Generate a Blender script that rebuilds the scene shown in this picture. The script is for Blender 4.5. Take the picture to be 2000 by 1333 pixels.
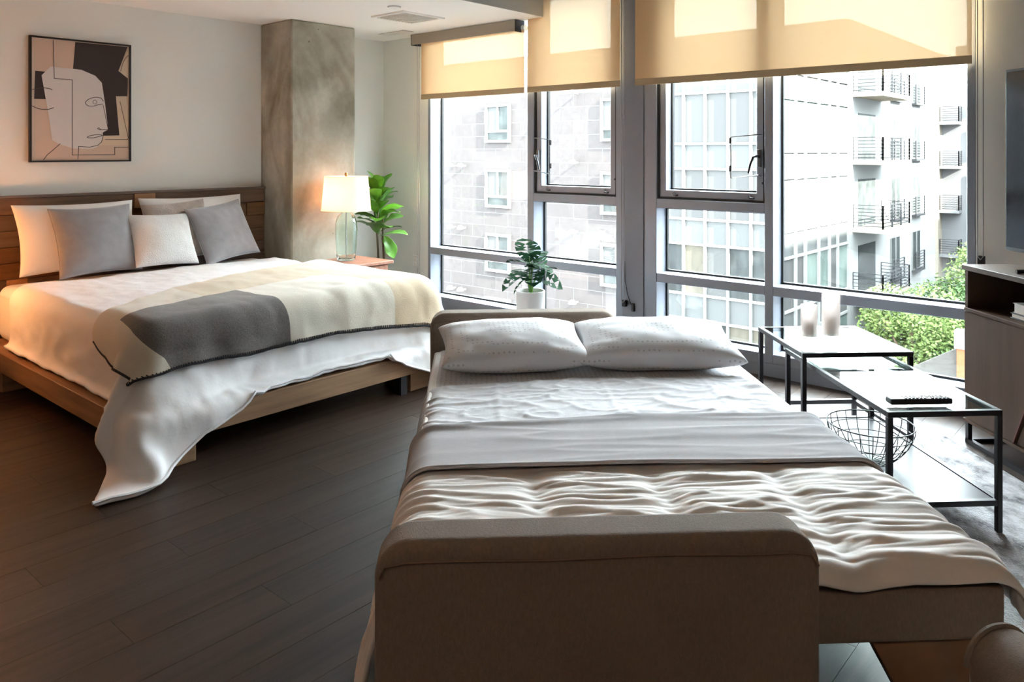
import bpy, bmesh, math, random
import numpy as np
from mathutils import Vector, Matrix, noise

for _o in list(bpy.data.objects):
    bpy.data.objects.remove(_o, do_unlink=True)
SC = bpy.context.scene
COL = SC.collection
R = math.radians


def lin(r, g, b):
    f = lambda c: (c / 255) / 12.92 if c / 255 <= .04045 else ((c / 255 + .055) / 1.055) ** 2.4
    return (f(r), f(g), f(b), 1.0)


# ------------------------------------------------------------------ camera
cam_d = bpy.data.cameras.new('camera')
cam = bpy.data.objects.new('camera', cam_d)
COL.objects.link(cam)
cam.location = (6.135, -5.07, 1.50)
cam.rotation_euler = (R(90), 0, R(41.09))
cam_d.sensor_width = 36
cam_d.lens = 1526 / 2000 * 36
cam_d.shift_y = -0.1843
cam_d.clip_start = .05
cam_d.clip_end = 400
SC.camera = cam

# ------------------------------------------------------------------ world, sun, exposure
SKY_STRENGTH = 16.0
SUN_STRENGTH = 48.0
EXPOSURE = 1.42
world = bpy.data.worlds.new('sky')
SC.world = world
world.use_nodes = True
bg = world.node_tree.nodes['Background']
bg.inputs[0].default_value = (0.86, 0.94, 1.0, 1)
bg.inputs[1].default_value = SKY_STRENGTH
sun_d = bpy.data.lights.new('sun', 'SUN')
sun_d.energy = SUN_STRENGTH
sun_d.angle = R(.6)
sun_d.color = (1.0, .95, .87)
sun = bpy.data.objects.new('sun', sun_d)
COL.objects.link(sun)
sun.location = (30, -6, 25)
sun.rotation_euler = Vector((1.67, -.31, 1.0)).to_track_quat('Z', 'Y').to_euler()
vs = SC.view_settings
vs.view_transform = 'Standard'
vs.look = 'None'
vs.exposure = EXPOSURE
vs.gamma = 1
vs.use_curve_mapping = False
SC.cycles.use_denoising = True
SC.cycles.max_bounces = 10
SC.cycles.diffuse_bounces = 6
SC.cycles.transparent_max_bounces = 16
SC.cycles.sample_clamp_indirect = 10

# ------------------------------------------------------------------ helpers


class MB:
    """collects shapes; build() links them as one mesh object"""

    def __init__(self):
        self.v = []
        self.f = []
        self.m = []

    def add(self, vs_, fs, mi=0):
        b = len(self.v)
        self.v += [tuple(p) for p in vs_]
        self.f += [tuple(i + b for i in f) for f in fs]
        self.m += [mi] * len(fs)
        return self

    def box(self, x0, x1, y0, y1, z0, z1, mi=0):
        p = [(x, y, z) for x in (x0, x1) for y in (y0, y1) for z in (z0, z1)]
        return self.add(p, [(0, 1, 3, 2), (4, 6, 7, 5), (0, 4, 5, 1), (2, 3, 7, 6), (0, 2, 6, 4), (1, 5, 7, 3)], mi)

    def bar(self, p, q, w, h, up=(0, 0, 1), mi=0):
        p, q = Vector(p), Vector(q)
        d = (q - p).normalized()
        u = Vector(up)
        if abs(d.dot(u)) > .95:
            u = Vector((1, 0, 0))
        s = d.cross(u).normalized()
        u = s.cross(d).normalized()
        c = []
        for e in (p, q):
            for a, b in ((-1, -1), (1, -1), (1, 1), (-1, 1)):
                c.append(e + s * (a * w / 2) + u * (b * h / 2))
        return self.add(c, [(0, 1, 2, 3), (7, 6, 5, 4), (0, 4, 5, 1), (1, 5, 6, 2), (2, 6, 7, 3), (3, 7, 4, 0)], mi)

    def tube(self, pts, r, n=8, closed=False, mi=0):
        pts = [Vector(p) for p in pts]
        N = len(pts)
        rr = r if isinstance(r, (list, tuple)) else [r] * N
        vs_, fs = [], []
        prev = None
        for i, p in enumerate(pts):
            a = pts[(i - 1) % N] if (closed or i > 0) else p
            b = pts[(i + 1) % N] if (closed or i < N - 1) else p
            d = (b - a).normalized()
            if prev is None:
                t = Vector((0, 0, 1)) if abs(d.z) < .9 else Vector((1, 0, 0))
                s = d.cross(t).normalized()
            else:
                s = (prev - d * prev.dot(d)).normalized()
            prev = s
            u = d.cross(s)
            for k in range(n):
                g = 2 * math.pi * k / n
                vs_.append(p + (s * math.cos(g) + u * math.sin(g)) * rr[i])
        for i in range(N if closed else N - 1):
            j = (i + 1) % N
            for k in range(n):
                l = (k + 1) % n
                fs.append((i * n + k, i * n + l, j * n + l, j * n + k))
        if not closed:
            fs.append(tuple(reversed(range(n))))
            fs.append(tuple((N - 1) * n + k for k in range(n)))
        return self.add(vs_, fs, mi)

    def lathe(self, prof, n=32, c=(0, 0, 0), close=False, mi=0):
        vs_, fs = [], []
        K = len(prof)
        for r, z in prof:
            for k in range(n):
                g = 2 * math.pi * k / n
                vs_.append((c[0] + r * math.cos(g), c[1] + r * math.sin(g), c[2] + z))
        for i in range(K if close else K - 1):
            j = (i + 1) % K
            for k in range(n):
                l = (k + 1) % n
                fs.append((i * n + k, i * n + l, j * n + l, j * n + k))
        if not close:
            if prof[0][0] > 1e-5:
                fs.append(tuple(reversed(range(n))))
            if prof[-1][0] > 1e-5:
                fs.append(tuple((K - 1) * n + k for k in range(n)))
        return self.add(vs_, fs, mi)

    def prism(self, poly, fn, d0, d1, mi=0):
        """poly of (a, b), fn(a, b, d) -> xyz"""
        n = len(poly)
        vs_ = [fn(a, b, d0) for a, b in poly] + [fn(a, b, d1) for a, b in poly]
        fs = [tuple(reversed(range(n))), tuple(range(n, 2 * n))]
        fs += [(i, (i + 1) % n, n + (i + 1) % n, n + i) for i in range(n)]
        return self.add(vs_, fs, mi)

    def grid(self, P, mi=0, mfn=None, closed_u=False):
        a, b = P.shape[:2]
        fs, ms = [], []
        for i in range(a - 1):
            for j in range(b - 1):
                fs.append((i * b + j, (i + 1) * b + j, (i + 1) * b + j + 1, i * b + j + 1))
                ms.append(mfn(i, j) if mfn else mi)
        base = len(self.v)
        self.v += [tuple(map(float, p)) for p in P.reshape(-1, 3)]
        self.f += [tuple(k + base for k in f) for f in fs]
        self.m += ms
        return self

    def build(self, name, mat, parent=None, smooth=False, bevel=0, seg=2, sub=0, solid=0, loc=None, rot=None, sharp=40, soff=1):
        me = bpy.data.meshes.new(name)
        me.from_pydata(self.v, [], self.f)
        mats = mat if isinstance(mat, (list, tuple)) else [mat]
        for m in mats:
            me.materials.append(m)
        if len(mats) > 1:
            me.polygons.foreach_set('material_index', self.m)
        bm = bmesh.new()
        bm.from_mesh(me)
        bmesh.ops.recalc_face_normals(bm, faces=bm.faces)
        bm.to_mesh(me)
        bm.free()
        if smooth:
            me.shade_smooth()
            if sharp:
                me.set_sharp_from_angle(angle=R(sharp))
        me.update()
        o = bpy.data.objects.new(name, me)
        COL.objects.link(o)
        if parent:
            o.parent = parent
        if loc:
            o.location = loc
        if rot:
            o.rotation_euler = rot
        if solid:
            md = o.modifiers.new('thick', 'SOLIDIFY')
            md.thickness = solid
            md.offset = soff
        if bevel:
            md = o.modifiers.new('bevel', 'BEVEL')
            md.width = bevel
            md.segments = seg
            md.limit_method = 'ANGLE'
            if smooth or seg > 1:
                me.shade_smooth()
                md.harden_normals = True
        if sub:
            md = o.modifiers.new('sub', 'SUBSURF')
            md.levels = md.render_levels = sub
        return o


def tag(o, label=None, cat=None, group=None, kind=None):
    if label:
        o['label'] = label
    if cat:
        o['category'] = cat
    if group:
        o['group'] = group
    if kind:
        o['kind'] = kind
    return o


def empty(name, loc=(0, 0, 0), rz=0.0):
    o = bpy.data.objects.new(name, None)
    COL.objects.link(o)
    o.location = loc
    o.rotation_euler = (0, 0, rz)
    o.empty_display_size = .1
    return o


def inst(src, parent=None, loc=None, rot=None, scale=None):
    """a copy of one mesh object that shares its mesh"""
    o = src.copy()
    COL.objects.link(o)
    if parent is not None:
        o.parent = parent
    if loc is not None:
        o.location = loc
    if rot is not None:
        o.rotation_euler = rot
    if scale is not None:
        o.scale = scale
    return o


def nz(x, y, z=0.0):
    return noise.noise(Vector((x, y, z)))


# ------------------------------------------------------------------ materials
MATS = {}


def mat(name, col, rough=.6, metal=0.0, spec=.5, var=0.0, vscale=3.0, stretch=(1, 1, 1), bump=0.0, bscale=60.0, bstretch=None,
        objvar=0.0, hue=0.0, sheen=0.0, coat=0.0, col2=None, detail=6.0, alpha_col=None, emis=None, estr=0.0):
    m = bpy.data.materials.new(name)
    m.use_nodes = True
    nt = m.node_tree
    N, L = nt.nodes, nt.links
    b = N['Principled BSDF']
    b.inputs['Roughness'].default_value = rough
    b.inputs['Metallic'].default_value = metal
    b.inputs['Specular IOR Level'].default_value = spec
    if sheen:
        b.inputs['Sheen Weight'].default_value = sheen
        b.inputs['Sheen Roughness'].default_value = .4
    if coat:
        b.inputs['Coat Weight'].default_value = coat
    if emis:
        b.inputs['Emission Color'].default_value = emis
        b.inputs['Emission Strength'].default_value = estr
    tc = N.new('ShaderNodeTexCoord')

    def mapped(st):
        mp = N.new('ShaderNodeMapping')
        mp.inputs['Scale'].default_value = st
        L.new(tc.outputs['Object'], mp.inputs['Vector'])
        return mp.outputs[0]
    src = None
    if var or col2:
        nt_ = N.new('ShaderNodeTexNoise')
        nt_.inputs['Scale'].default_value = vscale
        nt_.inputs['Detail'].default_value = detail
        vec = mapped(stretch)
        if objvar:
            oi = N.new('ShaderNodeObjectInfo')
            ad = N.new('ShaderNodeVectorMath')
            ad.operation = 'MULTIPLY_ADD'
            L.new(oi.outputs['Random'], ad.inputs[0])
            ad.inputs[1].default_value = (31, 17, 23)
            L.new(vec, ad.inputs[2])
            vec = ad.outputs[0]
        L.new(vec, nt_.inputs['Vector'])
        rp = N.new('ShaderNodeValToRGB')
        c1 = tuple(max(0, c * (1 - var)) for c in col[:3]) + (1,)
        c2 = col2 if col2 else tuple(min(1, c * (1 + var)) for c in col[:3]) + (1,)
        rp.color_ramp.elements[0].color = c1
        rp.color_ramp.elements[0].position = .32
        rp.color_ramp.elements[1].color = c2
        rp.color_ramp.elements[1].position = .68
        L.new(nt_.outputs[0], rp.inputs[0])
        src = rp.outputs[0]
    if objvar:
        oi = N.new('ShaderNodeObjectInfo')
        mr = N.new('ShaderNodeMapRange')
        mr.inputs[3].default_value = 1 - objvar
        mr.inputs[4].default_value = 1 + objvar
        L.new(oi.outputs['Random'], mr.inputs[0])
        hs = N.new('ShaderNodeHueSaturation')
        if hue:
            ml = N.new('ShaderNodeMath')
            ml.operation = 'MULTIPLY_ADD'
            wn = N.new('ShaderNodeTexWhiteNoise')
            wn.noise_dimensions = '1D'
            L.new(oi.outputs['Random'], wn.inputs['W'])
            L.new(wn.outputs[0], ml.inputs[0])
            ml.inputs[1].default_value = hue * 2
            ml.inputs[2].default_value = 1 - hue
            L.new(ml.outputs[0], hs.inputs['Saturation'])
        L.new(mr.outputs[0], hs.inputs['Value'])
        if src:
            L.new(src, hs.inputs['Color'])
        else:
            hs.inputs['Color'].default_value = col
        src = hs.outputs[0]
    if src:
        L.new(src, b.inputs['Base Color'])
    else:
        b.inputs['Base Color'].default_value = col
    if bump:
        n2 = N.new('ShaderNodeTexNoise')
        n2.inputs['Scale'].default_value = bscale
        n2.inputs['Detail'].default_value = 4
        L.new(mapped(bstretch or stretch), n2.inputs['Vector'])
        bp = N.new('ShaderNodeBump')
        bp.inputs['Strength'].default_value = bump
        bp.inputs['Distance'].default_value = .01
        L.new(n2.outputs[0], bp.inputs['Height'])
        L.new(bp.outputs[0], b.inputs['Normal'])
    MATS[name] = m
    return m


def glass_mat(name, tint, refl=.06, rough=0.0):
    """thin clear pane: lets light straight through, mirrors a little"""
    m = bpy.data.materials.new(name)
    m.use_nodes = True
    N, L = m.node_tree.nodes, m.node_tree.links
    N.remove(N['Principled BSDF'])
    t = N.new('ShaderNodeBsdfTransparent')
    t.inputs[0].default_value = tint
    g = N.new('ShaderNodeBsdfGlossy')
    g.inputs['Roughness'].default_value = rough
    lw = N.new('ShaderNodeLayerWeight')     # facing = 1 - |cos|, the same from both sides of the pane
    lw.inputs[0].default_value = .5
    pw = N.new('ShaderNodeMath')
    pw.operation = 'POWER'
    pw.inputs[1].default_value = 5
    L.new(lw.outputs['Facing'], pw.inputs[0])
    fr = N.new('ShaderNodeMath')
    fr.operation = 'MULTIPLY_ADD'
    fr.inputs[1].default_value = .96
    fr.inputs[2].default_value = .04
    L.new(pw.outputs[0], fr.inputs[0])
    mx = N.new('ShaderNodeMixShader')
    if refl:
        ml = N.new('ShaderNodeMath')
        ml.operation = 'MULTIPLY'
        ml.inputs[1].default_value = refl
        ml.use_clamp = True
        L.new(fr.outputs[0], ml.inputs[0])
        L.new(ml.outputs[0], mx.inputs[0])
    else:
        mx.inputs[0].default_value = 0
    L.new(t.outputs[0], mx.inputs[1])
    L.new(g.outputs[0], mx.inputs[2])
    L.new(mx.outputs[0], N['Material Output'].inputs[0])
    return m


def cloth_light_mat(name, col, trans, see=0.0, tint=(1, .93, .82, 1)):
    """fabric that glows when lit from behind: diffuse + translucent (+ open weave)"""
    m = bpy.data.materials.new(name)
    m.use_nodes = True
    N, L = m.node_tree.nodes, m.node_tree.links
    N.remove(N['Principled BSDF'])
    d = N.new('ShaderNodeBsdfDiffuse')
    d.inputs[0].default_value = col
    t = N.new('ShaderNodeBsdfTranslucent')
    t.inputs[0].default_value = col
    mx = N.new('ShaderNodeMixShader')
    mx.inputs[0].default_value = trans
    L.new(d.outputs[0], mx.inputs[1])
    L.new(t.outputs[0], mx.inputs[2])
    out = mx.outputs[0]
    if see:
        tr = N.new('ShaderNodeBsdfTransparent')
        tr.inputs[0].default_value = tint
        m2 = N.new('ShaderNodeMixShader')
        m2.inputs[0].default_value = see
        L.new(out, m2.inputs[1])
        L.new(tr.outputs[0], m2.inputs[2])
        out = m2.outputs[0]
    L.new(out, N['Material Output'].inputs[0])
    return m


WALL = mat('wall_paint', lin(236, 237, 232), .75, bump=.05, bscale=180, var=.015, vscale=2)
CEIL = mat('ceiling_paint', lin(248, 246, 242), .8, bump=.04, bscale=150)
SOFFIT_EDGE = mat('soffit_paint', lin(205, 206, 202), .8)
PLANK = mat('floor_vinyl', lin(60, 46, 38), .42, spec=.3, var=.34, vscale=2.4, stretch=(9, .55, 1), objvar=.13, hue=.15, bump=.12, bscale=30, bstretch=(12, .8, 1))
ALU = mat('window_aluminium', lin(152, 159, 171), .42, metal=.35, spec=.5)
ALU_D = mat('gasket_black', lin(30, 32, 34), .6)
PANE = glass_mat('window_glass', (.96, .985, .975, 1), 1.0)
TABLE_GLASS = glass_mat('table_glass', (.90, .96, .94, 1), .7)
BLIND = cloth_light_mat('blind_fabric', lin(236, 198, 152), .085, see=.012)
BLIND_HEM = cloth_light_mat('blind_hem_fabric', lin(196, 174, 142), .06)
VALANCE = mat('valance_metal', lin(168, 160, 145), .5)
BLACK_METAL = mat('black_metal', lin(34, 31, 36), .42, spec=.45)
CHROME = mat('steel', lin(150, 150, 152), .3, metal=.9)
WOOD_BED = mat('pine_stained', lin(150, 118, 88), .6, var=.22, vscale=3.2, stretch=(9, .7, 9), bump=.15, bscale=20, bstretch=(14, .8, 14), objvar=.08)
WOOD_BED_X = mat('pine_stained_side', lin(150, 112, 80), .6, var=.22, vscale=3.2, stretch=(.7, 9, 9), bump=.15, bscale=20, bstretch=(.8, 14, 14), objvar=.08)
WOOD_END = mat('pine_end_grain', lin(140, 135, 126), .8, var=.2, vscale=14)
HEADB = mat('reclaimed_wood', lin(104, 78, 58), .62, var=.3, vscale=3.5, stretch=(8, .8, 8), objvar=.30, hue=.3, bump=.2, bscale=22, bstretch=(12, .9, 12))
NSTAND = mat('walnut_top', lin(150, 104, 84), .4, var=.2, vscale=4, stretch=(1, 8, 8))
SOFA = mat('sofa_linen', lin(128, 112, 98), .85, var=.10, vscale=140, stretch=(1, 1, .4), sheen=.06, bump=.35, bscale=420)
PIPING = mat('sofa_piping', lin(120, 100, 84), .85)
COTTON = mat('white_cotton', lin(240, 240, 242), .8, sheen=.1, bump=.10, bscale=55)
COTTON2 = mat('pillow_cotton', lin(236, 234, 232), .8, sheen=.1, bump=.08, bscale=60)
VELVET = mat('grey_velvet', lin(146, 143, 146), .75, var=.12, vscale=9, sheen=.7, bump=.1, bscale=120)
FUR = mat('white_plush', lin(240, 240, 238), .9, sheen=.6, bump=.9, bscale=150)
TAUPE = mat('taupe_plush', lin(176, 164, 154), .9, sheen=.6, bump=.7, bscale=120, var=.15, vscale=14)
SHEET = mat('grey_sheet', lin(200, 199, 203), .8, sheen=.1, bump=.06, bscale=80)
BLANKET = mat('grey_blanket', lin(176, 174, 178), .92, sheen=.35, bump=.3, bscale=260, var=.05, vscale=20, stretch=(1, 8, 1))
COMFORTER = mat('oatmeal_comforter', lin(220, 213, 208), .72, sheen=.2, bump=.05, bscale=70)
T_CREAM = mat('throw_cream', lin(226, 220, 206), .92, sheen=.3, bump=.3, bscale=240)
T_CHAR = mat('throw_charcoal', lin(112, 107, 104), .92, sheen=.3, bump=.4, bscale=240, var=.18, vscale=120)
T_TAN = mat('throw_tan', lin(214, 196, 168), .92, sheen=.3, bump=.3, bscale=240)
T_GREY = mat('throw_grey', lin(182, 184, 190), .92, sheen=.3, bump=.3, bscale=240)
T_STITCH = mat('throw_stitch', lin(52, 52, 58), .9)
GREEN = mat('leaf_green', lin(84, 132, 46), .42, var=.25, vscale=10, objvar=.30, hue=.1, spec=.5)
GREEN_D = mat('leaf_dark_green', lin(22, 56, 32), .75, var=.25, vscale=14, objvar=.25, spec=.05)
STEM = mat('stem', lin(92, 84, 60), .7)
SOIL = mat('soil', lin(50, 40, 32), .95, bump=.6, bscale=90)
POT_W = mat('white_ceramic', lin(226, 225, 224), .45)
POT_D = mat('dark_pot', lin(44, 42, 42), .6)
LAMPGLASS = bpy.data.materials.new('lamp_glass')
LAMPGLASS.use_nodes = True
_b = LAMPGLASS.node_tree.nodes['Principled BSDF']
_b.inputs['Base Color'].default_value = (.88, .97, .94, 1)
_b.inputs['Transmission Weight'].default_value = 1
_b.inputs['Roughness'].default_value = .03
_b.inputs['IOR'].default_value = 1.25
BRASS = mat('brass', lin(196, 150, 96), .3, metal=.85)
SHADE = cloth_light_mat('lamp_shade_linen', lin(250, 228, 212), .20)
BULB = mat('bulb', (1, .8, .6, 1), emis=(1, .72, .45, 1), estr=6)
FROST = cloth_light_mat('frosted_glass', lin(236, 229, 226), .5, see=.40, tint=(.95, .94, .93, 1))
CLEAR = glass_mat('clear_glass', (.93, .97, .96, 1), 1.5)
TVWOOD = mat('grey_brown_laminate', lin(82, 64, 53), .5, spec=.12, var=.22, vscale=1.6, stretch=(5, 5, .5), bump=.1, bscale=24, bstretch=(9, 9, .7))
TVWOOD_T = mat('grey_brown_laminate_top', lin(88, 76, 68), .45, spec=.2, var=.18, vscale=2, stretch=(6, .6, 6))
DARKWOOD = mat('cabinet_inside', lin(46, 38, 34), .7)
RED_EDGE = mat('red_brown_edge', lin(92, 48, 38), .6)
TVBLACK = mat('tv_screen', lin(20, 22, 26), .12, spec=.6)
TVBEZEL = mat('tv_bezel', lin(34, 33, 34), .4)
WHITE_PLASTIC = mat('white_plastic', lin(236, 236, 232), .5)
PAPER = mat('paper', lin(236, 234, 228), .7)
BOOKGREY = mat('book_cover_grey', lin(120, 128, 136), .6)
BOOKDARK = mat('book_cover_dark', lin(32, 30, 32), .6)
REMOTE = mat('remote_black', lin(30, 29, 33), .45)
BUTTON = mat('remote_button', lin(205, 205, 208), .5)
SHELF_BLACK = mat('shelf_panel', lin(46, 44, 50), .38, spec=.14)
ART_BEIGE = mat('print_beige', lin(206, 182, 164), .7)
ART_DARK = mat('print_dark', lin(50, 38, 38), .7)
ART_FACE = mat('print_pale', lin(212, 206, 204), .7)
ART_TAN = mat('print_sand', lin(212, 192, 168), .7)
ART_LINE = mat('print_line', lin(70, 60, 56), .7)
FRAME_BLACK = mat('frame_black', lin(26, 22, 22), .45)
VENT = mat('vent_metal', lin(238, 236, 230), .6)
VENT_D = mat('vent_dark', lin(176, 174, 168), .7)


def concrete_mat():
    m = bpy.data.materials.new('raw_concrete')
    m.use_nodes = True
    N, L = m.node_tree.nodes, m.node_tree.links
    b = N['Principled BSDF']
    b.inputs['Roughness'].default_value = .72
    tc = N.new('ShaderNodeTexCoord')

    def nse(scale, det, dist=0.0, st=(1, 1, 1), off=0):
        mp = N.new('ShaderNodeMapping')
        mp.inputs['Scale'].default_value = st
        mp.inputs['Location'].default_value = (off, off, off)
        L.new(tc.outputs['Object'], mp.inputs[0])
        n = N.new('ShaderNodeTexNoise')
        n.inputs['Scale'].default_value = scale
        n.inputs['Detail'].default_value = det
        n.inputs['Distortion'].default_value = dist
        L.new(mp.outputs[0], n.inputs['Vector'])
        return n.outputs[0]

    def ramp(s, stops):
        r = N.new('ShaderNodeValToRGB')
        e = r.color_ramp.elements
        e[0].position, e[0].color = stops[0]
        e[1].position, e[1].color = stops[-1]
        for p, c in stops[1:-1]:
            k = e.new(p)
            k.color = c
        L.new(s, r.inputs[0])
        return r.outputs[0]

    def mix(a, bb, f, mode='MULTIPLY'):
        x = N.new('ShaderNodeMix')
        x.data_type = 'RGBA'
        x.blend_type = mode
        if isinstance(f, float):
            x.inputs[0].default_value = f
        else:
            L.new(f, x.inputs[0])
        L.new(a, x.inputs[6])
        L.new(bb, x.inputs[7])
        return x.outputs[2]
    base = ramp(nse(2.1, 8, .6), [(.3, lin(150, 145, 130)), (.5, lin(180, 175, 161)), (.72, lin(204, 200, 189))])
    streak = ramp(nse(1.1, 7, 1.4, (1.6, 1.6, 1.0), 4), [(.36, lin(186, 178, 160)), (.6, (1, 1, 1, 1))])
    c = mix(base, streak, .85)
    fine = ramp(nse(26, 5, 0), [(.3, (.86, .86, .86, 1)), (.7, (1, 1, 1, 1))])
    c = mix(c, fine, .7)
    v = N.new('ShaderNodeTexVoronoi')
    v.inputs['Scale'].default_value = 5.2
    v.inputs['Randomness'].default_value = 1
    L.new(tc.outputs['Object'], v.inputs['Vector'])
    holes = ramp(v.outputs['Distance'], [(.028, (.35, .33, .3, 1)), (.042, (1, 1, 1, 1))])
    c = mix(c, holes, 1.0)
    L.new(c, b.inputs['Base Color'])
    bp = N.new('ShaderNodeBump')
    bp.inputs['Strength'].default_value = .25
    bp.inputs['Distance'].default_value = .01
    L.new(nse(14, 8), bp.inputs['Height'])
    L.new(bp.outputs[0], b.inputs['Normal'])
    return m


CONCRETE = concrete_mat()
UNSEEN_DARK = mat('unseen_wall_dark', lin(58, 46, 40), .6, var=.2, vscale=2, stretch=(6, 6, .6))  # dark finish added to the unseen walls to cut bounced light


def dotted_mat():
    m = bpy.data.materials.new('dotted_cotton')
    m.use_nodes = True
    N, L = m.node_tree.nodes, m.node_tree.links
    b = N['Principled BSDF']
    b.inputs['Roughness'].default_value = .8
    tc = N.new('ShaderNodeTexCoord')
    v = N.new('ShaderNodeTexVoronoi')
    v.inputs['Scale'].default_value = 42
    v.inputs['Randomness'].default_value = .25
    mp = N.new('ShaderNodeMapping')
    mp.inputs['Scale'].default_value = (1, 1, 1)
    L.new(tc.outputs['Object'], mp.inputs[0])
    L.new(mp.outputs[0], v.inputs['Vector'])
    r = N.new('ShaderNodeValToRGB')
    r.color_ramp.elements[0].position = .20
    r.color_ramp.elements[0].color = lin(176, 174, 176)
    r.color_ramp.elements[1].position = .27
    r.color_ramp.elements[1].color = lin(210, 209, 212)
    L.new(v.outputs['Distance'], r.inputs[0])
    L.new(r.outputs[0], b.inputs['Base Color'])
    return m


DOTTED = dotted_mat()


def rug_mat():
    m = mat('rug_pile', lin(120, 120, 124), .95, bump=1.0, bscale=150, sheen=.2)
    N, L = m.node_tree.nodes, m.node_tree.links
    b = N['Principled BSDF']
    tc = N.new('ShaderNodeTexCoord')
    mp = N.new('ShaderNodeMapping')
    mp.inputs['Scale'].default_value = (1.6, 1, 1)
    L.new(tc.outputs['Object'], mp.inputs[0])
    n1 = N.new('ShaderNodeTexNoise')
    n1.inputs['Scale'].default_value = 5.5
    n1.inputs['Detail'].default_value = 9
    n1.inputs['Roughness'].default_value = .72
    L.new(mp.outputs[0], n1.inputs['Vector'])
    r = N.new('ShaderNodeValToRGB')
    e = r.color_ramp.elements
    e[0].position, e[0].color = .36, lin(74, 72, 74)
    e[1].position, e[1].color = .60, lin(204, 203, 206)
    k = e.new(.46)
    k.color = lin(158, 156, 158)
    L.new(n1.outputs[0], r.inputs[0])
    L.new(r.outputs[0], b.inputs['Base Color'])
    return m


RUG = rug_mat()
# outside
CLAD = mat('stone_cladding', lin(48, 45, 45), .8, spec=.06, var=.08, vscale=5, objvar=.05)
CLAD_J = mat('cladding_joint', lin(75, 75, 74), .9, spec=.06)
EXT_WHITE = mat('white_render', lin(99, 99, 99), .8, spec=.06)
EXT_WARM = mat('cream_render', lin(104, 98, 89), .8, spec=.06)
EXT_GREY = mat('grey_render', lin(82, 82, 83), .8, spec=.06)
BASEB = mat('baseboard_paint', lin(225, 225, 222), .6, spec=.06)
EXT_FRAME = mat('white_window_frame', lin(92, 92, 91), .6, spec=.06)
SPANDREL = mat('spandrel_panel', lin(53, 54, 54), .6, spec=.06, objvar=.04)
CW_PANE = mat('curtain_wall_pane', lin(49, 49, 49), .6, spec=.06, objvar=.08)
CW_DARK = mat('curtain_wall_dark_pane', lin(33, 35, 35), .6, spec=.06, var=.35, vscale=3, objvar=.3)
CW_TAN = mat('curtain_wall_tan_pane', lin(53, 50, 44), .6, spec=.06, var=.15, vscale=4)
CW_GREEN = mat('curtain_wall_green_pane', lin(60, 68, 65), .6, spec=.06, var=.3, vscale=1.2, objvar=.1)
EXT_GLASS = mat('far_window_glass', lin(38, 41, 41), .6, spec=.06, var=.3, vscale=2, objvar=.2)
RAILING = mat('railing_metal', lin(36, 37, 39), .5, spec=.06)
PAVE = mat('courtyard_paving', lin(63, 62, 60), .9, spec=.06, var=.1, vscale=1.5)
TREE_L = [mat('tree_leaf_%s' % n, c, .6, spec=.1, objvar=.1, var=.3, vscale=1.5) for n, c in (('light', lin(82, 97, 54)), ('mid', lin(60, 80, 48)), ('blue', lin(62, 76, 66)))]
BARK = mat('bark', lin(88, 74, 62), .9, spec=.06, var=.2, vscale=8)
TERRACOTTA = mat('terracotta', lin(98, 54, 36), .8, spec=.06)

# ------------------------------------------------------------------ the room
SA = R(41.09 + 3.1)
SO = Vector((5.123, -3.599))


def so(u, v, z=0.0):
    """a spot in the sitting area, which stands at about 45 degrees to the walls"""
    return (SO.x + u * math.cos(SA) - v * math.sin(SA), SO.y + u * math.sin(SA) + v * math.cos(SA), z)


SOF = 2.615     # underside of the dropped ceiling
CEILZ = 3.02

floor = tag(MB().box(-.2, 11.4, -12.0, .2, -.08, -.006).build('floor', PLANK), kind='structure')
PW, PL = .185, 1.22
plank0 = None
random.seed(4)
for i in range(36):
    off = (i * .43) % PL
    y = 0.0 + off
    while y > -5.9:
        a, b = min(y, 0.0), max(y - PL, -5.9)
        if a - b > .05:
            if plank0 is None:
                plank0 = MB().box(-PW / 2 + .0008, PW / 2 - .0008, -.5, .5, -.004, 0).build('plank', PLANK, floor)
                o = plank0
            else:
                o = inst(plank0, floor)
            o.location = (PW * (i + .5), (a + b) / 2, 0)
            o.scale = (1, (a - b) - .0016, 1)
        y -= PL
tag(MB().box(-.2, 0, -12.0, .2, -.08, CEILZ + .1).build('wall_left', WALL), kind='structure')
tag(MB().box(11.2, 11.4, -12.0, .2, -.08, CEILZ + .1).build('wall_right', UNSEEN_DARK), kind='structure')
tag(MB().box(-.2, 11.4, -12.0, -11.8, -.08, CEILZ + .1).build('wall_near', UNSEEN_DARK), kind='structure')
wf = tag(empty('wall_far'), kind='structure')
MB().box(-.2, .655, 0, .2, -.08, CEILZ + .1).build('wall_end', WALL, wf)
MB().box(5.205, 11.4, 0, .2, -.08, CEILZ + .1).build('wall_end', WALL, wf)
MB().box(.655, 5.205, 0, .2, 2.92, CEILZ + .1).build('lintel', WALL, wf)
MB().box(.655, 5.205, 0, .2, -.08, .085).build('curb', ALU, wf)
tag(MB().box(-.2, 11.4, -12.0, .2, CEILZ, CEILZ + .12).build('ceiling', CONCRETE), kind='structure')
sof = tag(MB().box(0, 2.1, -11.8, 0, SOF, CEILZ).build('ceiling_soffit', CEIL), kind='structure')
MB().box(2.1, 2.104, -11.8, -.002, SOF + .001, CEILZ).build('fascia', SOFFIT_EDGE, sof)
tag(MB().box(0, .473, -1.372, -.712, 0, SOF).build('concrete_column', CONCRETE, bevel=.012, seg=1), kind='structure')
for nm, a in (('baseboard_left', (0, .012, -11.8, -1.372)), ('baseboard_far', (5.21, 11.2, -.012, 0))):
    tag(MB().box(a[0], a[1], a[2], a[3], 0, .09).build(nm, BASEB, bevel=.003), kind='structure')
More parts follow.
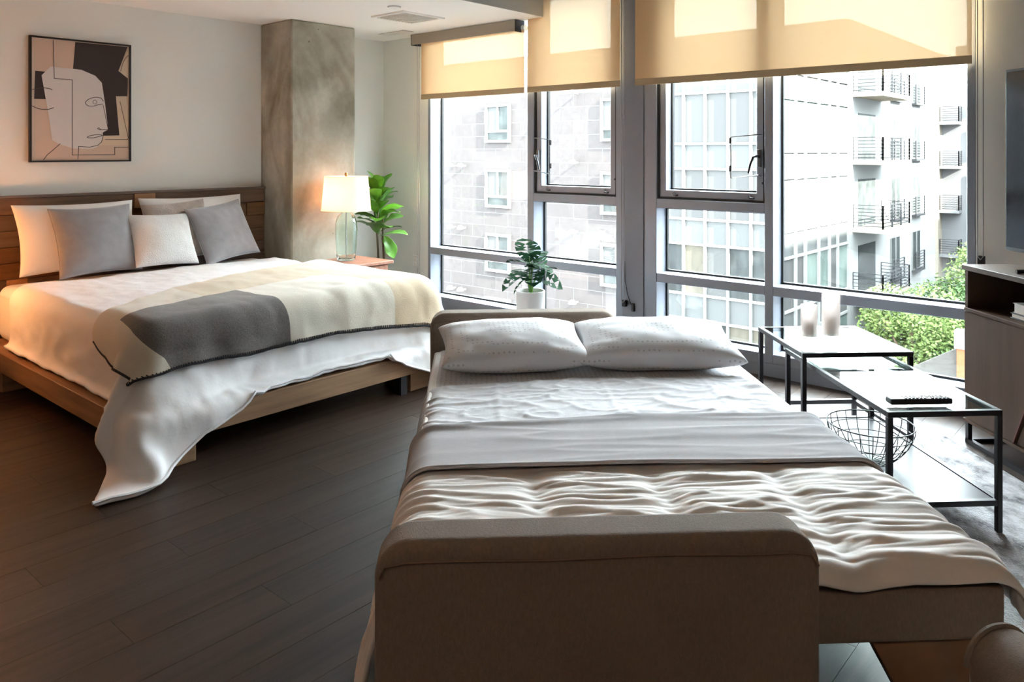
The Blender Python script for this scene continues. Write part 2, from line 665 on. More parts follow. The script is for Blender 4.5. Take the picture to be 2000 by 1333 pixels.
tag(MB().box(2.843, 3.029, -.012, .17, .085, 2.95).build('trim_1', mat('pier_panel', lin(142, 146, 156), .5, metal=.2), bevel=.003), kind='structure')


def ring(x0, x1, z0, z1, w, y0, y1):
    m = MB()
    o = [(x0, z0), (x1, z0), (x1, z1), (x0, z1)]
    i = [(x0 + w, z0 + w), (x1 - w, z0 + w), (x1 - w, z1 - w), (x0 + w, z1 - w)]
    v = [(a, y, b) for y in (y0, y1) for a, b in o + i]
    f = []
    for k in range(4):
        l = (k + 1) % 4
        f += [(k, l, 4 + l, 4 + k), (8 + k, 12 + k, 12 + l, 8 + l), (k, 8 + k, 8 + l, l), (4 + k, 4 + l, 12 + l, 12 + k)]
    return m.add(v, f)


def window(name, xs, sash_bay, hinge_left):
    """xs: list of (x0, x1) of the uprights; sash_bay: which bay opens above the middle rail"""
    w = tag(empty(name, (xs[0][0], 0, 0)), kind='structure')
    X = xs[0][0]
    Z0, Z1 = .085, 2.92
    for x0, x1 in xs:
        MB().box(x0 - X, x1 - X, -.002, .17, Z0, Z1).build('mullion', ALU, w, bevel=.003, seg=1)
    for k in range(len(xs) - 1):
        a, b = xs[k][1] - X, xs[k + 1][0] - X
        MB().box(a, b, 0, .165, Z0, .15).build('sill_rail', ALU, w, bevel=.003, seg=1)
        MB().box(a, b, 0, .165, .54, .605).build('rail', ALU, w, bevel=.003, seg=1)
        MB().box(a, b, 0, .165, 2.86, Z1).build('head_rail', ALU, w)
        bays = [(.15, .54), (.605, 2.86)]
        if k == sash_bay:
            MB().box(a, b, 0, .165, 1.09, 1.157).build('rail', ALU, w, bevel=.003, seg=1)
            bays = [(.15, .54), (.605, 1.09)]
            g = .014
            ring(a, b, 1.157, 2.86, g, .01, .14).build('sash_gap', ALU_D, w)
            s = ring(a + g, b - g, 1.157 + g, 2.86 - g, .052, .022, .13).build('sash', ALU, w, bevel=.003, seg=1)
            ring(a + g + .052, b - g - .052, 1.157 + g + .052, 2.86 - g - .052, .012, .10, .128).build('gasket', ALU_D, s)
            MB().box(a + g + .05, b - g - .05, .112, .118, 1.157 + g + .05, 2.86 - g - .05).build('pane', PANE, s)
            # lever handle inside a square wire guard, on the locking stile
            hx = (a + g + .026) if hinge_left else (b - g - .026)
            d = 1 if hinge_left else -1
            hm = MB()
            hm.box(hx - .012, hx + .012, .0, .024, 1.40, 1.52)
            hm.build('handle_plate', CHROME, s, bevel=.003)
            MB().tube([(hx, .0, 1.47), (hx, -.03, 1.475), (hx + d * .02, -.045, 1.47), (hx + d * .04, -.045, 1.42), (hx + d * .055, -.045, 1.36)], [.011, .01, .009, .008, .007], 8).build('handle', BLACK_METAL, s, smooth=True)
            gx0, gx1 = hx - d * .01, hx + d * .175
            gd = MB()
            gd.tube([(gx0, .02, 1.345), (gx0, -.03, 1.345), (gx1, -.05, 1.325), (gx1, -.05, 1.605), (gx0, -.03, 1.62), (gx0, .02, 1.62)], .005, 6)
            gd.build('handle_guard', CHROME, s)
            for zz in (1.37, 1.56):
                MB().box(gx1 - .002 if d > 0 else gx1 - .012, gx1 + .012 if d > 0 else gx1 + .002, -.056, -.044, zz, zz + .04).build('guard_clip', BLACK_METAL, s)
            for fx in (.16, .86):
                cx = a + (b - a) * fx
                MB().tube([(cx, .018, 1.205), (cx + .008, .006, 1.19), (cx + .03, .006, 1.186), (cx + .04, .012, 1.19)], .006, 6).build('sash_catch', BLACK_METAL, s)
            for xx in (a + .012, b - .012):
                MB().box(xx - .008, xx + .008, .004, .02, 1.285, 1.30).build('sash_pin', BLACK_METAL, s)
        for z0, z1 in bays:
            ring(a, b, z0, z1, .014, .135, .158).build('gasket', ALU_D, w)
            MB().box(a + .004, b - .004, .145, .151, z0 + .004, z1 - .004).build('pane', PANE, w)
    return w


window('window_1', [(.655, .69), (1.888, 1.954), (2.778, 2.843)], 1, True)
window('window_2', [(3.029, 3.135), (3.964, 4.024), (5.16, 5.205)], 0, False)


def chain(parent, x, y, z0, z1, gap=.028):
    m = MB()
    m.tube([(x, y, z1), (x, y, z0 + .02), (x + gap / 2, y, z0), (x + gap, y, z0 + .02), (x + gap, y, z1)], .0028, 6)
    m.build('bead_chain', CHROME, parent)


def blind(x0, x1, ztop, label, valance, chain_x=None, chain_z=.3):
    b = tag(empty('roller_blind', (x0, -.055, 2.0)), label, 'roller blind', 'fabric roller blinds over the windows')
    w = x1 - x0
    n = 24
    P = np.zeros((n, 6, 3))
    for i in range(n):
        for j in range(6):
            P[i, j] = (w * i / (n - 1), .002 * math.sin(i * .7) * (1 - j / 5), .046 + (ztop - 2.046) * j / 5)
    MB().grid(P).build('fabric', BLIND, b, smooth=True)
    MB().box(0, w, -.006, .006, 0, .048).build('hem_bar', BLIND_HEM, b, bevel=.003)
    MB().tube([(0, .02, ztop - 2.0 + .01), (w, .02, ztop - 2.0 + .01)], .028, 16).build('roller', WHITE_PLASTIC, b, smooth=True)
    if valance:
        MB().box(-.06, w - .035, -.075, -.055, valance[0] - 2, valance[1] - 2).build('valance', VALANCE, b, bevel=.002)
        for xx in (-.06, w - .035):
            MB().box(xx - .004, xx + .004, -.075, .045, valance[0] - 2 - .004, valance[1] - 2).build('valance_cap', BLACK_METAL, b)
    if chain_x is not None:
        chain(b, chain_x - x0, -.01, chain_z - 2.0, ztop - 2.0)
        MB().box(chain_x - x0 - .004, chain_x - x0 + .032, .0, .03, chain_z - 2.0 - .03, chain_z - 2.0 + .02).build('chain_tensioner', BLACK_METAL, b, bevel=.004)
    return b


blind(.622, 1.897, 2.54, 'short tan roller blind with a grey box valance beside the corner wall', (2.517, SOF - .002), .575, .30)
blind(1.934, 2.85, 2.93, 'narrow tan roller blind between the valanced blind and the grey pier', None, 2.868, .36)
blind(2.985, 5.195, 2.93, 'widest tan roller blind, right of the grey pier', None, 5.225, .9)
# cord hanging off the pier with a small black clip
cl = tag(empty('cord_clip', (2.945, -.016, .33)), 'small black cord clip low on the grey window pier', 'clip')
MB().box(-.012, .012, -.012, .004, -.03, .03).build('clip_body', BLACK_METAL, cl, bevel=.004)
MB().tube([(-.075, -.004, .34), (-.07, -.006, .2), (-.05, -.008, .1), (-.02, -.01, .03), (0, -.008, 0)], .0025, 6).build('cord', ALU_D, cl)
out = tag(empty('wall_outlet', (.482, 0, .45)), 'white wall outlet plate by the corner, beside the blind chain', 'outlet')
MB().box(-.036, .036, -.007, 0, -.058, .058).build('plate', WHITE_PLASTIC, out, bevel=.004)
for zz in (-.022, .022):
    MB().box(-.016, .016, -.010, -.006, zz - .014, zz + .014).build('socket', VENT, out, bevel=.003)
# ceiling vents
vt = tag(empty('ceiling_vent', (1.27, -.79, SOF)), 'square slatted vent in the white dropped ceiling', 'vent')
MB().box(-.165, .165, -.19, .19, -.004, 0).build('backing', VENT_D, vt)
ring(-.20, .20, -.225, .225, .035, 0, .012).build('frame', VENT, vt, rot=(R(-90), 0, 0))
for k in range(12):
    y = -.18 + k * .0327
    MB().bar((-.165, y, -.008), (.165, y, -.008), .004, .018, up=(0, .6, .8)).build('slat', VENT, vt)
v2 = tag(empty('ceiling_diffuser', (.50, -.30, SOF)), 'narrow linear air diffuser in the ceiling near the corner', 'vent')
MB().box(-.14, .22, -.06, .06, -.004, 0).build('backing', VENT_D, v2)
for k in range(4):
    MB().bar((-.14, -.045 + k * .03, -.007), (.22, -.045 + k * .03, -.007), .016, .006).build('slat', VENT, v2)
sp = tag(empty('sprinkler_cap', (1.53, -1.16, SOF)), 'small round sprinkler cap on the ceiling near the vent', 'sprinkler cap')
MB().lathe([(.0, -.012), (.03, -.012), (.042, -.008), (.045, 0)], 24).build('cover_disc', VENT, sp, smooth=True)
MB().lathe([(.046, -.003), (.052, -.003), (.052, 0), (.046, 0)], 24, close=True).build('gap_ring', VENT_D, sp)

# warm downlights over the kitchen end, behind the camera
for k, (x, y) in enumerate(((6.7, -6.6), (8.2, -5.0), (4.2, -7.2))):
    d = tag(empty('ceiling_light', (x, y, CEILZ)), ['recessed ceiling downlight behind the sofa bed', 'recessed ceiling downlight near the right wall', 'recessed ceiling downlight near the back wall'][k], 'ceiling light', 'recessed ceiling downlights')
    MB().lathe([(.09, 0), (.11, -.006), (.11, 0)], 24).build('trim_ring', WHITE_PLASTIC, d)
    MB().lathe([(0, -.002), (.088, -.002)], 24).build('lens', BULB, d)
    ld = bpy.data.lights.new('downlight_lamp', 'AREA')
    ld.shape = 'DISK'
    ld.size = .16
    ld.energy = 5
    ld.color = (1, .86, .70)
    lo = bpy.data.objects.new('downlight_lamp', ld)
    COL.objects.link(lo)
    lo.parent = d
    lo.location = (0, 0, -.02)

# ------------------------------------------------------------------ framed artwork
art = tag(empty('framed_artwork', (0, -2.832, 1.431)), 'black framed abstract face print hanging above the headboard', 'picture')
AW, AH = .689, .888


def A(x, y):
    """from the print's own sketch units to its plane"""
    a = (x - 232) / 706
    top = 268 + .0985 * (x - 232)
    return (a * (AW - .03) + .015, AH - .015 - (y - top) / (1166 - top) * (AH - .03))


def art_fn(d):
    return lambda a, b, t: (d + t, a - AW / 2, b)


def art_poly(name, pts, m, d):
    MB().prism([A(*p) for p in pts], art_fn(d), 0, .0008).build(name, m, art)


MB().box(.004, .018, -AW / 2 + .004, AW / 2 - .004, .004, AH - .004).build('print_sheet', ART_BEIGE, art)
fr = MB()
for a in ((-AW / 2, AW / 2, 0, .012), (-AW / 2, AW / 2, AH - .012, AH)):
    fr.box(0, .03, *a)
for a in ((-AW / 2, -AW / 2 + .012, .012, AH - .012), (AW / 2 - .012, AW / 2, .012, AH - .012)):
    fr.box(0, .03, *a)
fr.build('frame', FRAME_BLACK, art)
art_poly('sand_shape', [(838, 700), (934, 700), (934, 1060), (560, 1060), (740, 990), (865, 988)], ART_TAN, .018)
art_poly('sand_shape', [(934, 350), (934, 568), (858, 513)], ART_TAN, .018)
art_poly('dark_shape', [(535, 300), (930, 338), (858, 513), (932, 570), (928, 700), (838, 700), (865, 988), (735, 990), (720, 900), (640, 560), (518, 497)], ART_DARK, .0185)
art_poly('dark_shape', [(255, 512), (322, 518), (320, 560), (335, 720), (248, 718)], ART_DARK, .0185)
art_poly('face_shape', [(360, 480), (518, 497), (580, 505), (680, 548), (730, 600), (755, 760), (778, 945), (738, 965), (738, 1000), (722, 1050), (690, 1075), (640, 1087), (520, 1082), (420, 1050), (370, 1020), (345, 830), (298, 545)], ART_FACE, .0195)


def art_line(pts, w=.0045, smooth=False):
    m = MB()
    if smooth:
        q = []
        for k in range(len(pts) - 1):
            p0 = pts[max(k - 1, 0)]
            p1, p2 = pts[k], pts[k + 1]
            p3 = pts[min(k + 2, len(pts) - 1)]
            for s in range(6):
                t = s / 6
                q.append(tuple(.5 * (2 * p1[c] + (p2[c] - p0[c]) * t + (2 * p0[c] - 5 * p1[c] + 4 * p2[c] - p3[c]) * t * t + (3 * p1[c] - p0[c] - 3 * p2[c] + p3[c]) * t ** 3) for c in (0, 1)))
        pts = q + [pts[-1]]
    P = [Vector(A(*p)) for p in pts]
    for p, q in zip(P, P[1:]):
        d = (q - p).normalized()
        n = Vector((-d.y, d.x)) * w / 2
        e = d * w / 2
        c = [p - e - n, q + e - n, q + e + n, p - e + n]
        m.prism([(v.x, v.y) for v in c], art_fn(.0205), 0, .0006)
    m.build('drawn_line', ART_LINE, art)


art_line([(378, 290), (385, 568), (512, 578), (512, 1130), (828, 1130), (828, 1075), (934, 1075)])
art_line([(740, 735), (720, 712), (675, 707), (630, 722), (608, 745), (625, 768), (665, 772), (700, 762), (735, 757)], smooth=True)
art_line([(665, 735), (678, 726), (692, 740), (684, 756), (668, 752), (662, 740), (672, 728)], .003, True)
art_line([(740, 765), (778, 945), (715, 946), (697, 938), (706, 930), (722, 944)], .004)
art_line([(730, 985), (690, 982), (640, 990), (622, 1002), (660, 1005), (700, 998), (735, 988)], .0045, True)
art_line([(738, 995), (728, 1035), (700, 1060), (640, 1073), (558, 1068), (553, 1160)], .0045)
art_line([(236, 648), (300, 637), (345, 641), (370, 650)], .005, True)
art_line([(236, 770), (280, 790), (340, 794), (380, 783)], .005, True)
art_line([(425, 1048), (380, 1090), (335, 1130), (312, 1163)], .0045)
art_line([(870, 740), (934, 1005), (930, 1018), (755, 1018)], .004)
art_line([(934, 400), (905, 432), (885, 475), (875, 515)], .004, True)

# ------------------------------------------------------------------ cloth


def drape(nx, ny, quad, z0, collide, steps=240, iters=10, dt=.016, bend=.12, seed=1):
    """a sheet of cloth let fall over solid boxes; quad = its four corners (x0y0, x1y0, x1y1, x0y1)"""
    rng = np.random.default_rng(seed)
    s, t = np.meshgrid(np.linspace(0, 1, nx), np.linspace(0, 1, ny), indexing='ij')
    c = np.array(quad, float)

    def bl(s, t):
        return (1 - s)[..., None] * (1 - t)[..., None] * c[0] + s[..., None] * (1 - t)[..., None] * c[1] + s[..., None] * t[..., None] * c[2] + (1 - s)[..., None] * t[..., None] * c[3]
    # let only the outer part of a moved corner spread
    rect = np.stack([c[0, 0] + (c[2, 0] - c[0, 0]) * s, c[2, 1] + (c[0, 1] - c[2, 1]) * (1 - t)], -1)
    w = (np.clip((s - .80) / .20, 0, 1) * np.clip((.18 - t) / .18, 0, 1))[..., None]
    XY = rect + w * (c[1] - np.array([c[2, 0], c[0, 1]]))
    P = np.concatenate([XY, np.full((nx, ny, 1), z0)], -1)
    rest0 = P.copy()
    P[..., 2] += rng.normal(0, .004, P.shape[:2])
    Q = P.copy()
    S = np.s_
    cons = []

    def con(a, b, w_):
        l = np.sqrt(((rest0[b] - rest0[a]) ** 2).sum(-1, keepdims=True))
        cons.append((a, b, l, w_))
    for o in (0, 1):
        con(S[o:nx - 1:2, :], S[o + 1:nx:2, :], 1.)
        con(S[:, o:ny - 1:2], S[:, o + 1:ny:2], 1.)
    con(S[0:nx - 1, 0:ny - 1], S[1:nx, 1:ny], .18)
    con(S[1:nx, 0:ny - 1], S[0:nx - 1, 1:ny], .18)
    con(S[0:nx - 2, :], S[2:nx, :], bend)
    con(S[:, 0:ny - 2], S[:, 2:ny], bend)
    g = np.array([0, 0, -9.8]) * dt * dt
    for k in range(steps):
        v = (P - Q) * .965
        Q = P.copy()
        P = P + v + g
        for it in range(iters):
            for a, b, l0, w_ in cons:
                D = P[b] - P[a]
                l = np.sqrt((D * D).sum(-1, keepdims=True)) + 1e-9
                D *= (l - l0) / l * (.5 * w_)
                P[a] += D
                P[b] -= D
        P, Q = collide(P, Q)
    return P, XY


def box_solids(boxes, floor_z, mu=.6):
    def col(P, Q):
        for (x0, x1, y0, y1, z1, r) in boxes:
            cx, cy = (x0 + x1) / 2, (y0 + y1) / 2
            qx = np.abs(P[..., 0] - cx) - ((x1 - x0) / 2 - r)
            qy = np.abs(P[..., 1] - cy) - ((y1 - y0) / 2 - r)
            qz = P[..., 2] - (z1 - r)
            sx, sy = np.sign(P[..., 0] - cx), np.sign(P[..., 1] - cy)
            mx, my, mz = np.maximum(qx, 0), np.maximum(qy, 0), np.maximum(qz, 0)
            do = np.sqrt(mx * mx + my * my + mz * mz)
            d = do + np.minimum(np.maximum(np.maximum(qx, qy), qz), 0) - r
            hit = (d < 0)[..., None]
            ins = do < 1e-6
            Nn = np.stack([np.where(ins, np.where((qx > qy) & (qx > qz), sx, 0), mx * sx / (do + 1e-9)),
                           np.where(ins, np.where((qy >= qx) & (qy > qz), sy, 0), my * sy / (do + 1e-9)),
                           np.where(ins, np.where((qz >= qx) & (qz >= qy), 1, 0), mz / (do + 1e-9))], -1)
            P = np.where(hit, P - Nn * d[..., None], P)
            v = P - Q
            vt = v - Nn * (v * Nn).sum(-1, keepdims=True)
            stick = np.where((Nn[..., 2:] > .8) & (P[..., 2:] > .2), 1.0, mu)
            Q = np.where(hit, P - vt * (1 - stick), Q)
        low = P[..., 2] < floor_z
        P[..., 2] = np.where(low, floor_z, P[..., 2])
        Q = np.where(low[..., None], Q + (P - Q) * mu, Q)
        return P, Q
    return col


def normals(P):
    a = np.gradient(P, axis=0)
    b = np.gradient(P, axis=1)
    n = np.cross(a, b)
    return n / (np.linalg.norm(n, axis=-1, keepdims=True) + 1e-9)


# ------------------------------------------------------------------ platform bed
bed = tag(empty('platform_bed', (1.3, -2.46, 0)), 'low reclaimed-wood platform bed with plank headboard against the left wall', 'bed')
bx = lambda x0, x1, y0, y1, z0, z1: MB().box(x0 - 1.3, x1 - 1.3, y0 + 2.46, y1 + 2.46, z0, z1)
for y0, y1 in ((-3.5, -3.325), (-1.595, -1.42)):
    o = bx(.10, 2.497, y0, y1, .128, .25).build('side_rail', WOOD_BED_X, bed, bevel=.006)
    bx(2.497, 2.5, y0 + .004, y1 - .004, .132, .246).build('rail_end', WOOD_END, o)
bx(2.36, 2.5, -3.322, -1.598, .128, .25).build('foot_rail', WOOD_BED, bed, bevel=.006)
for k in range(9):
    x = .14 + k * .245
    bx(x, x + .22, -3.32, -1.60, .205, .24).build('deck_board', WOOD_BED, bed)
for x in (.3, 2.24):
    bx(x, x + .24, -3.49, -3.215, 0, .126).build('foot_block', WOOD_BED, bed, bevel=.005)
    bx(x - .06, x + .2, -1.80, -1.46, 0, .126).build('foot_block', WOOD_BED, bed, bevel=.005)
bx(2.40, 2.46, -1.895, -1.845, 0, .127).build('support_leg', BLACK_METAL, bed)
bx(1.1, 1.16, -2.5, -2.44, 0, .2).build('support_leg', BLACK_METAL, bed)
# headboard
hb = bx(.005, .045, -3.60, -1.376, .10, 1.188).build('headboard', DARKWOOD, bed)
HB_LIGHT = mat('reclaimed_light_block', lin(168, 122, 82), .6, var=.2, vscale=4, stretch=(8, .8, 8), bump=.15, bscale=22)
rows = [
    (1.075, 1.186, [-3.6, -2.485, -2.325, -1.38]),
    (.965, 1.072, [-3.6, -3.02, -2.2, -1.55, -1.38]),
    (.855, .962, [-3.6, -2.75, -1.95, -1.38]),
    (.745, .852, [-3.6, -3.25, -2.4, -1.38]),
    (.635, .742, [-3.6, -2.9, -2.0, -1.38]),
    (.525, .632, [-3.6, -3.33, -3.2, -2.2, -1.38]),
    (.415, .522, [-3.6, -3.1, -2.0, -1.38]),
    (.305, .412, [-3.6, -2.7, -1.38]),
    (.105, .302, [-3.6, -3.0, -1.38]),
]
random.seed(8)
for ri, (z0, z1, ys) in enumerate(rows):
    for k, (a, b) in enumerate(zip(ys, ys[1:])):
        m = HB_LIGHT if (ri, k) in ((0, 1), (5, 1)) else HEADB
        t = .075 + random.uniform(-.006, .006)
        bx(.045, t, a + .001, b - .001, z0, z1).build('plank', m, hb, bevel=.002, seg=1)
bx(.0, .088, -3.61, -1.374, 1.188, 1.203).build('headboard_cap', HEADB, bed, bevel=.002)

mt = tag(empty('mattress', (1.26, -2.46, .252)), 'thick mattress in a fitted sheet on the wooden platform bed', 'mattress')
m_ = MB().box(-1.12, 1.08, -.95, .95, 0, .365).build('mattress_body', COTTON2, mt, bevel=.07, seg=5)
MB().tube([(-1.09, -.952, .31), (1.05, -.952, .31)], .006, 6).build('piping', COTTON2, mt)

# duvet
DX0, DX1, DY0, DY1 = .40, 2.36 + .325, -3.42 - .305, -1.5 + .305
DUV, DREST = drape(82, 100, [(DX0, DY0), (DX1 + .15, DY0 - .15), (DX1, DY1), (DX0, DY1)], .70,
                   box_solids([(.14, 2.372, -3.43, -1.49, .642, .085), (.1, 2.535, -3.535, -1.40, .276, .012)], .02), steps=230, iters=22)
ridge = lambda x, y, s_, p=3: (1 - abs(nz(x, y, s_))) ** p
Nn = normals(DUV)
if Nn[5, 50, 2] < 0:
    Nn = -Nn
for i in range(DUV.shape[0]):
    for j in range(DUV.shape[1]):
        x, y = DREST[i, j]
        side = min(1.0, max(0.0, (.66 - DUV[i, j, 2]) / .2))
        d = .010 * nz(x * 3.1, y * 3.1, .5) + .006 * nz(x * 8, y * 8, 3.5)
        d += side * (.012 * nz(x * 7, y * 9, 7.0) + .006 * ridge(x * 4, y * 16, 8, 4))
        d += .004 * ridge(x * 9 + y * 3, y * 12 - x * 4, 4, 6)
        d += .004 * (1 - abs(nz(x * 4, y * 11, 1.7))) ** 4
        DUV[i, j] += Nn[i, j] * (d + .006)
duv = tag(empty('duvet', (1.6, -2.46, .66)), 'white duvet draped over the platform bed, corner trailing to the floor', 'duvet')
OFF = np.array([1.6, -2.46, .66])
MB().grid(DUV - OFF).build('duvet_cover', COTTON, duv, smooth=True, sharp=0, sub=1, solid=.022, soff=1 if normals(DUV)[5, 50, 2] > 0 else -1)
edge = [tuple(DUV[-1, j] - OFF + np.array([0, 0, .004])) for j in range(0, 100, 2)]
MB().tube(edge, .008, 6).build('hem', COTTON, duv, smooth=True)

# throw over the foot of the bed, lying on the duvet
DTOP = normals(DUV)
if DTOP[5, 50, 2] < 0:
    DTOP = -DTOP


def on_duvet(x, y, lift):
    fi = np.clip((x - DX0) / (DX1 - DX0), 0, 1) * (DUV.shape[0] - 1)
    fj = np.clip((y - DY0) / (DY1 - DY0), 0, 1) * (DUV.shape[1] - 1)
    i, j = min(int(fi), DUV.shape[0] - 2), min(int(fj), DUV.shape[1] - 2)
    a, b = fi - i, fj - j

    def bl(G):
        return G[i, j] * (1 - a) * (1 - b) + G[i + 1, j] * a * (1 - b) + G[i + 1, j + 1] * a * b + G[i, j + 1] * (1 - a) * b
    n = bl(DTOP)
    n = n / np.linalg.norm(n)
    return bl(DUV) + n * lift


def throw_xy(s, t):
    """s: head side 0 .. foot side 1; t: near side 0 .. far side 1"""
    far = np.array([1.80 + (1.05 - 1.80) * (1 - (1 - t) ** 2.1), -3.44 + (-1.33 + 3.44) * t])
    near = np.array([2.40 - .10 * (1 - t) ** 4 + .015 * math.sin(t * 9), -3.45 + (-1.24 + 3.45) * t])
    p = far * (1 - s) + near * s
    p[1] -= .06 * math.sin(math.pi * s) * (1 - t) ** 6
    return p


TS, TT = 40, 92
TP = np.zeros((TS, TT, 3))
for i in range(TS):
    for j in range(TT):
        s, t = i / (TS - 1), j / (TT - 1)
        p = throw_xy(s, t)
        lift = .036 + .006 * nz(p[0] * 6, p[1] * 6, 2) + .010 * max(0, nz(s * 3, t * 9, 5))
        TP[i, j] = on_duvet(p[0], p[1], lift)


def throw_block(i, j):
    s, t = i / (TS - 2), j / (TT - 2)
    if s > .42:
        k = 1 if .06 < t < .36 else 0 if t < .36 else 0 if t < .68 else 2 if t < .85 else 3
        return k
    return 2 if .26 < t < .80 and s > .02 else 0


th = tag(empty('throw_blanket', (1.9, -2.46, .70)), 'cream throw with charcoal and tan blocks and a dark stitched edge, across the bed', 'throw blanket')
TO = np.array([1.9, -2.46, .70])
MB().grid(TP - TO, mfn=throw_block).build('woven_cloth', [T_CREAM, T_CHAR, T_TAN, T_GREY], th, smooth=True, sharp=0, sub=1, solid=.010, soff=0)
TN = normals(TP)
if TN[20, 45, 2] < 0:
    TN = -TN
st = MB()
border = [(TS - 1, j, -1, 0) for j in range(TT)]
for (i, j, di, dj) in border:
    if j == TT - 1:
        continue
    for fr_ in (0, .5):
        a = TP[i, j] * (1 - fr_) + TP[i, j + 1] * fr_
        b = TP[i + di, j] * (1 - fr_) + TP[i + di, j + 1] * fr_
        n = TN[i, j]
        st.bar(a + n * .008 - TO, a + (b - a) * .55 + n * .008 - TO, .004, .004)
tag(st.build('edge_stitch', T_STITCH, th), kind='stuff')
em = MB()
em.tube([tuple(TP[TS - 1, j] + TN[TS - 1, j] * .002 - TO) for j in range(TT)], .0065, 6)
em.build('edge_cord', T_STITCH, th, smooth=True)
em = MB()
em.tube([tuple(TP[i, 0] + TN[i, 0] * .002 - TO) for i in range(TS)], .0065, 6)
em.build('edge_cord', T_STITCH, th, smooth=True)


# ------------------------------------------------------------------ pillows
def pillow_mesh(w, h, t, seed=0, wr=.006, n=30, pinch=.075, fl=.42):
    m = MB()
    idx = {}
    for side in (1, -1):
        for i in range(n + 1):
            for j in range(n + 1):
                edge_ = i in (0, n) or j in (0, n)
                if side == -1 and edge_:
                    idx[(side, i, j)] = idx[(1, i, j)]
                    continue
                s, q = -1 + 2 * i / n, -1 + 2 * j / n
                s2, q2 = math.sin(s * math.pi / 2), math.sin(q * math.pi / 2)
                x = w / 2 * s2 * (1 - pinch * (1 - q2 * q2))
                y = h / 2 * q2 * (1 - pinch * (1 - s2 * s2))
                z = side * t / 2 * max(0, (1 - s2 ** 2) * (1 - q2 ** 2)) ** fl
                e = max(0, (1 - s2 ** 4) * (1 - q2 ** 4))
                c = abs(s2 * q2)
                z += side * e * (wr * nz(x * 9, y * 9, seed + side) + wr * (.5 + 1.5 * c) * nz(x * 22, y * 22, seed + 4 * side))
                idx[(side, i, j)] = len(m.v)
                m.v.append((x, y, z))
    for side in (1, -1):
        for i in range(n):
            for j in range(n):
                f = (idx[(side, i, j)], idx[(side, i + 1, j)], idx[(side, i + 1, j + 1)], idx[(side, i, j + 1)])
                m.f.append(f if side == 1 else tuple(reversed(f)))
                m.m.append(0)
    return m


def pillow(name, w, h, t, centre, xaxis, yaxis, m, label, cat, part='cover', seam=None, seed=0, group=None, **kw):
    xa = Vector(xaxis).normalized()
    za = xa.cross(Vector(yaxis)).normalized()
    ya = za.cross(xa)
    e = tag(empty(name), label, cat, group)
    e.matrix_world = Matrix(((xa.x, ya.x, za.x, centre[0]), (xa.y, ya.y, za.y, centre[1]), (xa.z, ya.z, za.z, centre[2]), (0, 0, 0, 1)))
    mb = pillow_mesh(w, h, t, seed, **kw)
    mb.build(part, m, e, smooth=True, sharp=0, sub=1)
    if seam:
        pin = kw.get('pinch', .075)
        pts = []
        for k in range(80):
            q = k / 80 * 4
            a = -1 + 2 * (q % 1)
            s_, t_ = [(a, -1), (1, a), (-a, 1), (-1, -a)][int(q)]
            s2, q2 = math.sin(s_ * math.pi / 2), math.sin(t_ * math.pi / 2)
            pts.append((w / 2 * s2 * (1 - pin * (1 - q2 * q2)), h / 2 * q2 * (1 - pin * (1 - s2 * s2)), 0))
        MB().tube(pts, .004, 6, closed=True).build('seam_piping', seam, e, smooth=True)
    return e


def lean(y0, tilt, roll=0.0, yaw=0.0):
    """axes of a cushion leaning back towards the headboard: across the bed, and up"""
    a = Vector((math.sin(yaw), math.cos(yaw), 0))
    up = Vector((-math.sin(tilt), 0, math.cos(tilt)))
    c, s = math.cos(roll), math.sin(roll)
    return (a * c + up * s), (up * c - a * s)


BT = .685
x_, y_ = lean(0, R(20))
pillow('bed_pillow', .80, .50, .20, (.235, -2.93, BT + .225), x_, y_, COTTON2, 'white bed pillow behind the left grey cushion, lit peach', 'pillow', 'pillowcase', seed=1, group='white pillows against the headboard')
x_, y_ = lean(0, R(18))
pillow('bed_pillow', .84, .50, .20, (.225, -2.07, BT + .232), x_, y_, COTTON2, 'white bed pillow behind the right grey cushion', 'pillow', 'pillowcase', seed=2, group='white pillows against the headboard')
x_, y_ = lean(0, R(24), R(1))
pillow('throw_cushion', .54, .50, .17, (.37, -2.87, BT + .205), x_, y_, VELVET, 'grey velvet square cushion at the left of the bed', 'cushion', seam=VELVET, seed=3, group='grey velvet cushions on the bed')
x_, y_ = lean(0, R(26), R(6), R(-10))
pillow('throw_cushion', .52, .47, .16, (.385, -1.93, BT + .195), x_, y_, VELVET, 'grey velvet square cushion at the right, nearest the concrete column', 'cushion', seam=VELVET, seed=5, group='grey velvet cushions on the bed')
x_, y_ = lean(0, R(22), R(3))
pillow('plush_cushion', .50, .46, .15, (.315, -2.25, BT + .225), x_, y_, TAUPE, 'taupe plush cushion peeking out behind the white fluffy one', 'cushion', seed=6)
x_, y_ = lean(0, R(30), R(-2))
pillow('fluffy_cushion', .46, .42, .17, (.43, -2.43, BT + .175), x_, y_, FUR, 'white fluffy cushion between the two grey cushions', 'cushion', seed=7, wr=.010)

# ------------------------------------------------------------------ nightstands and lamps


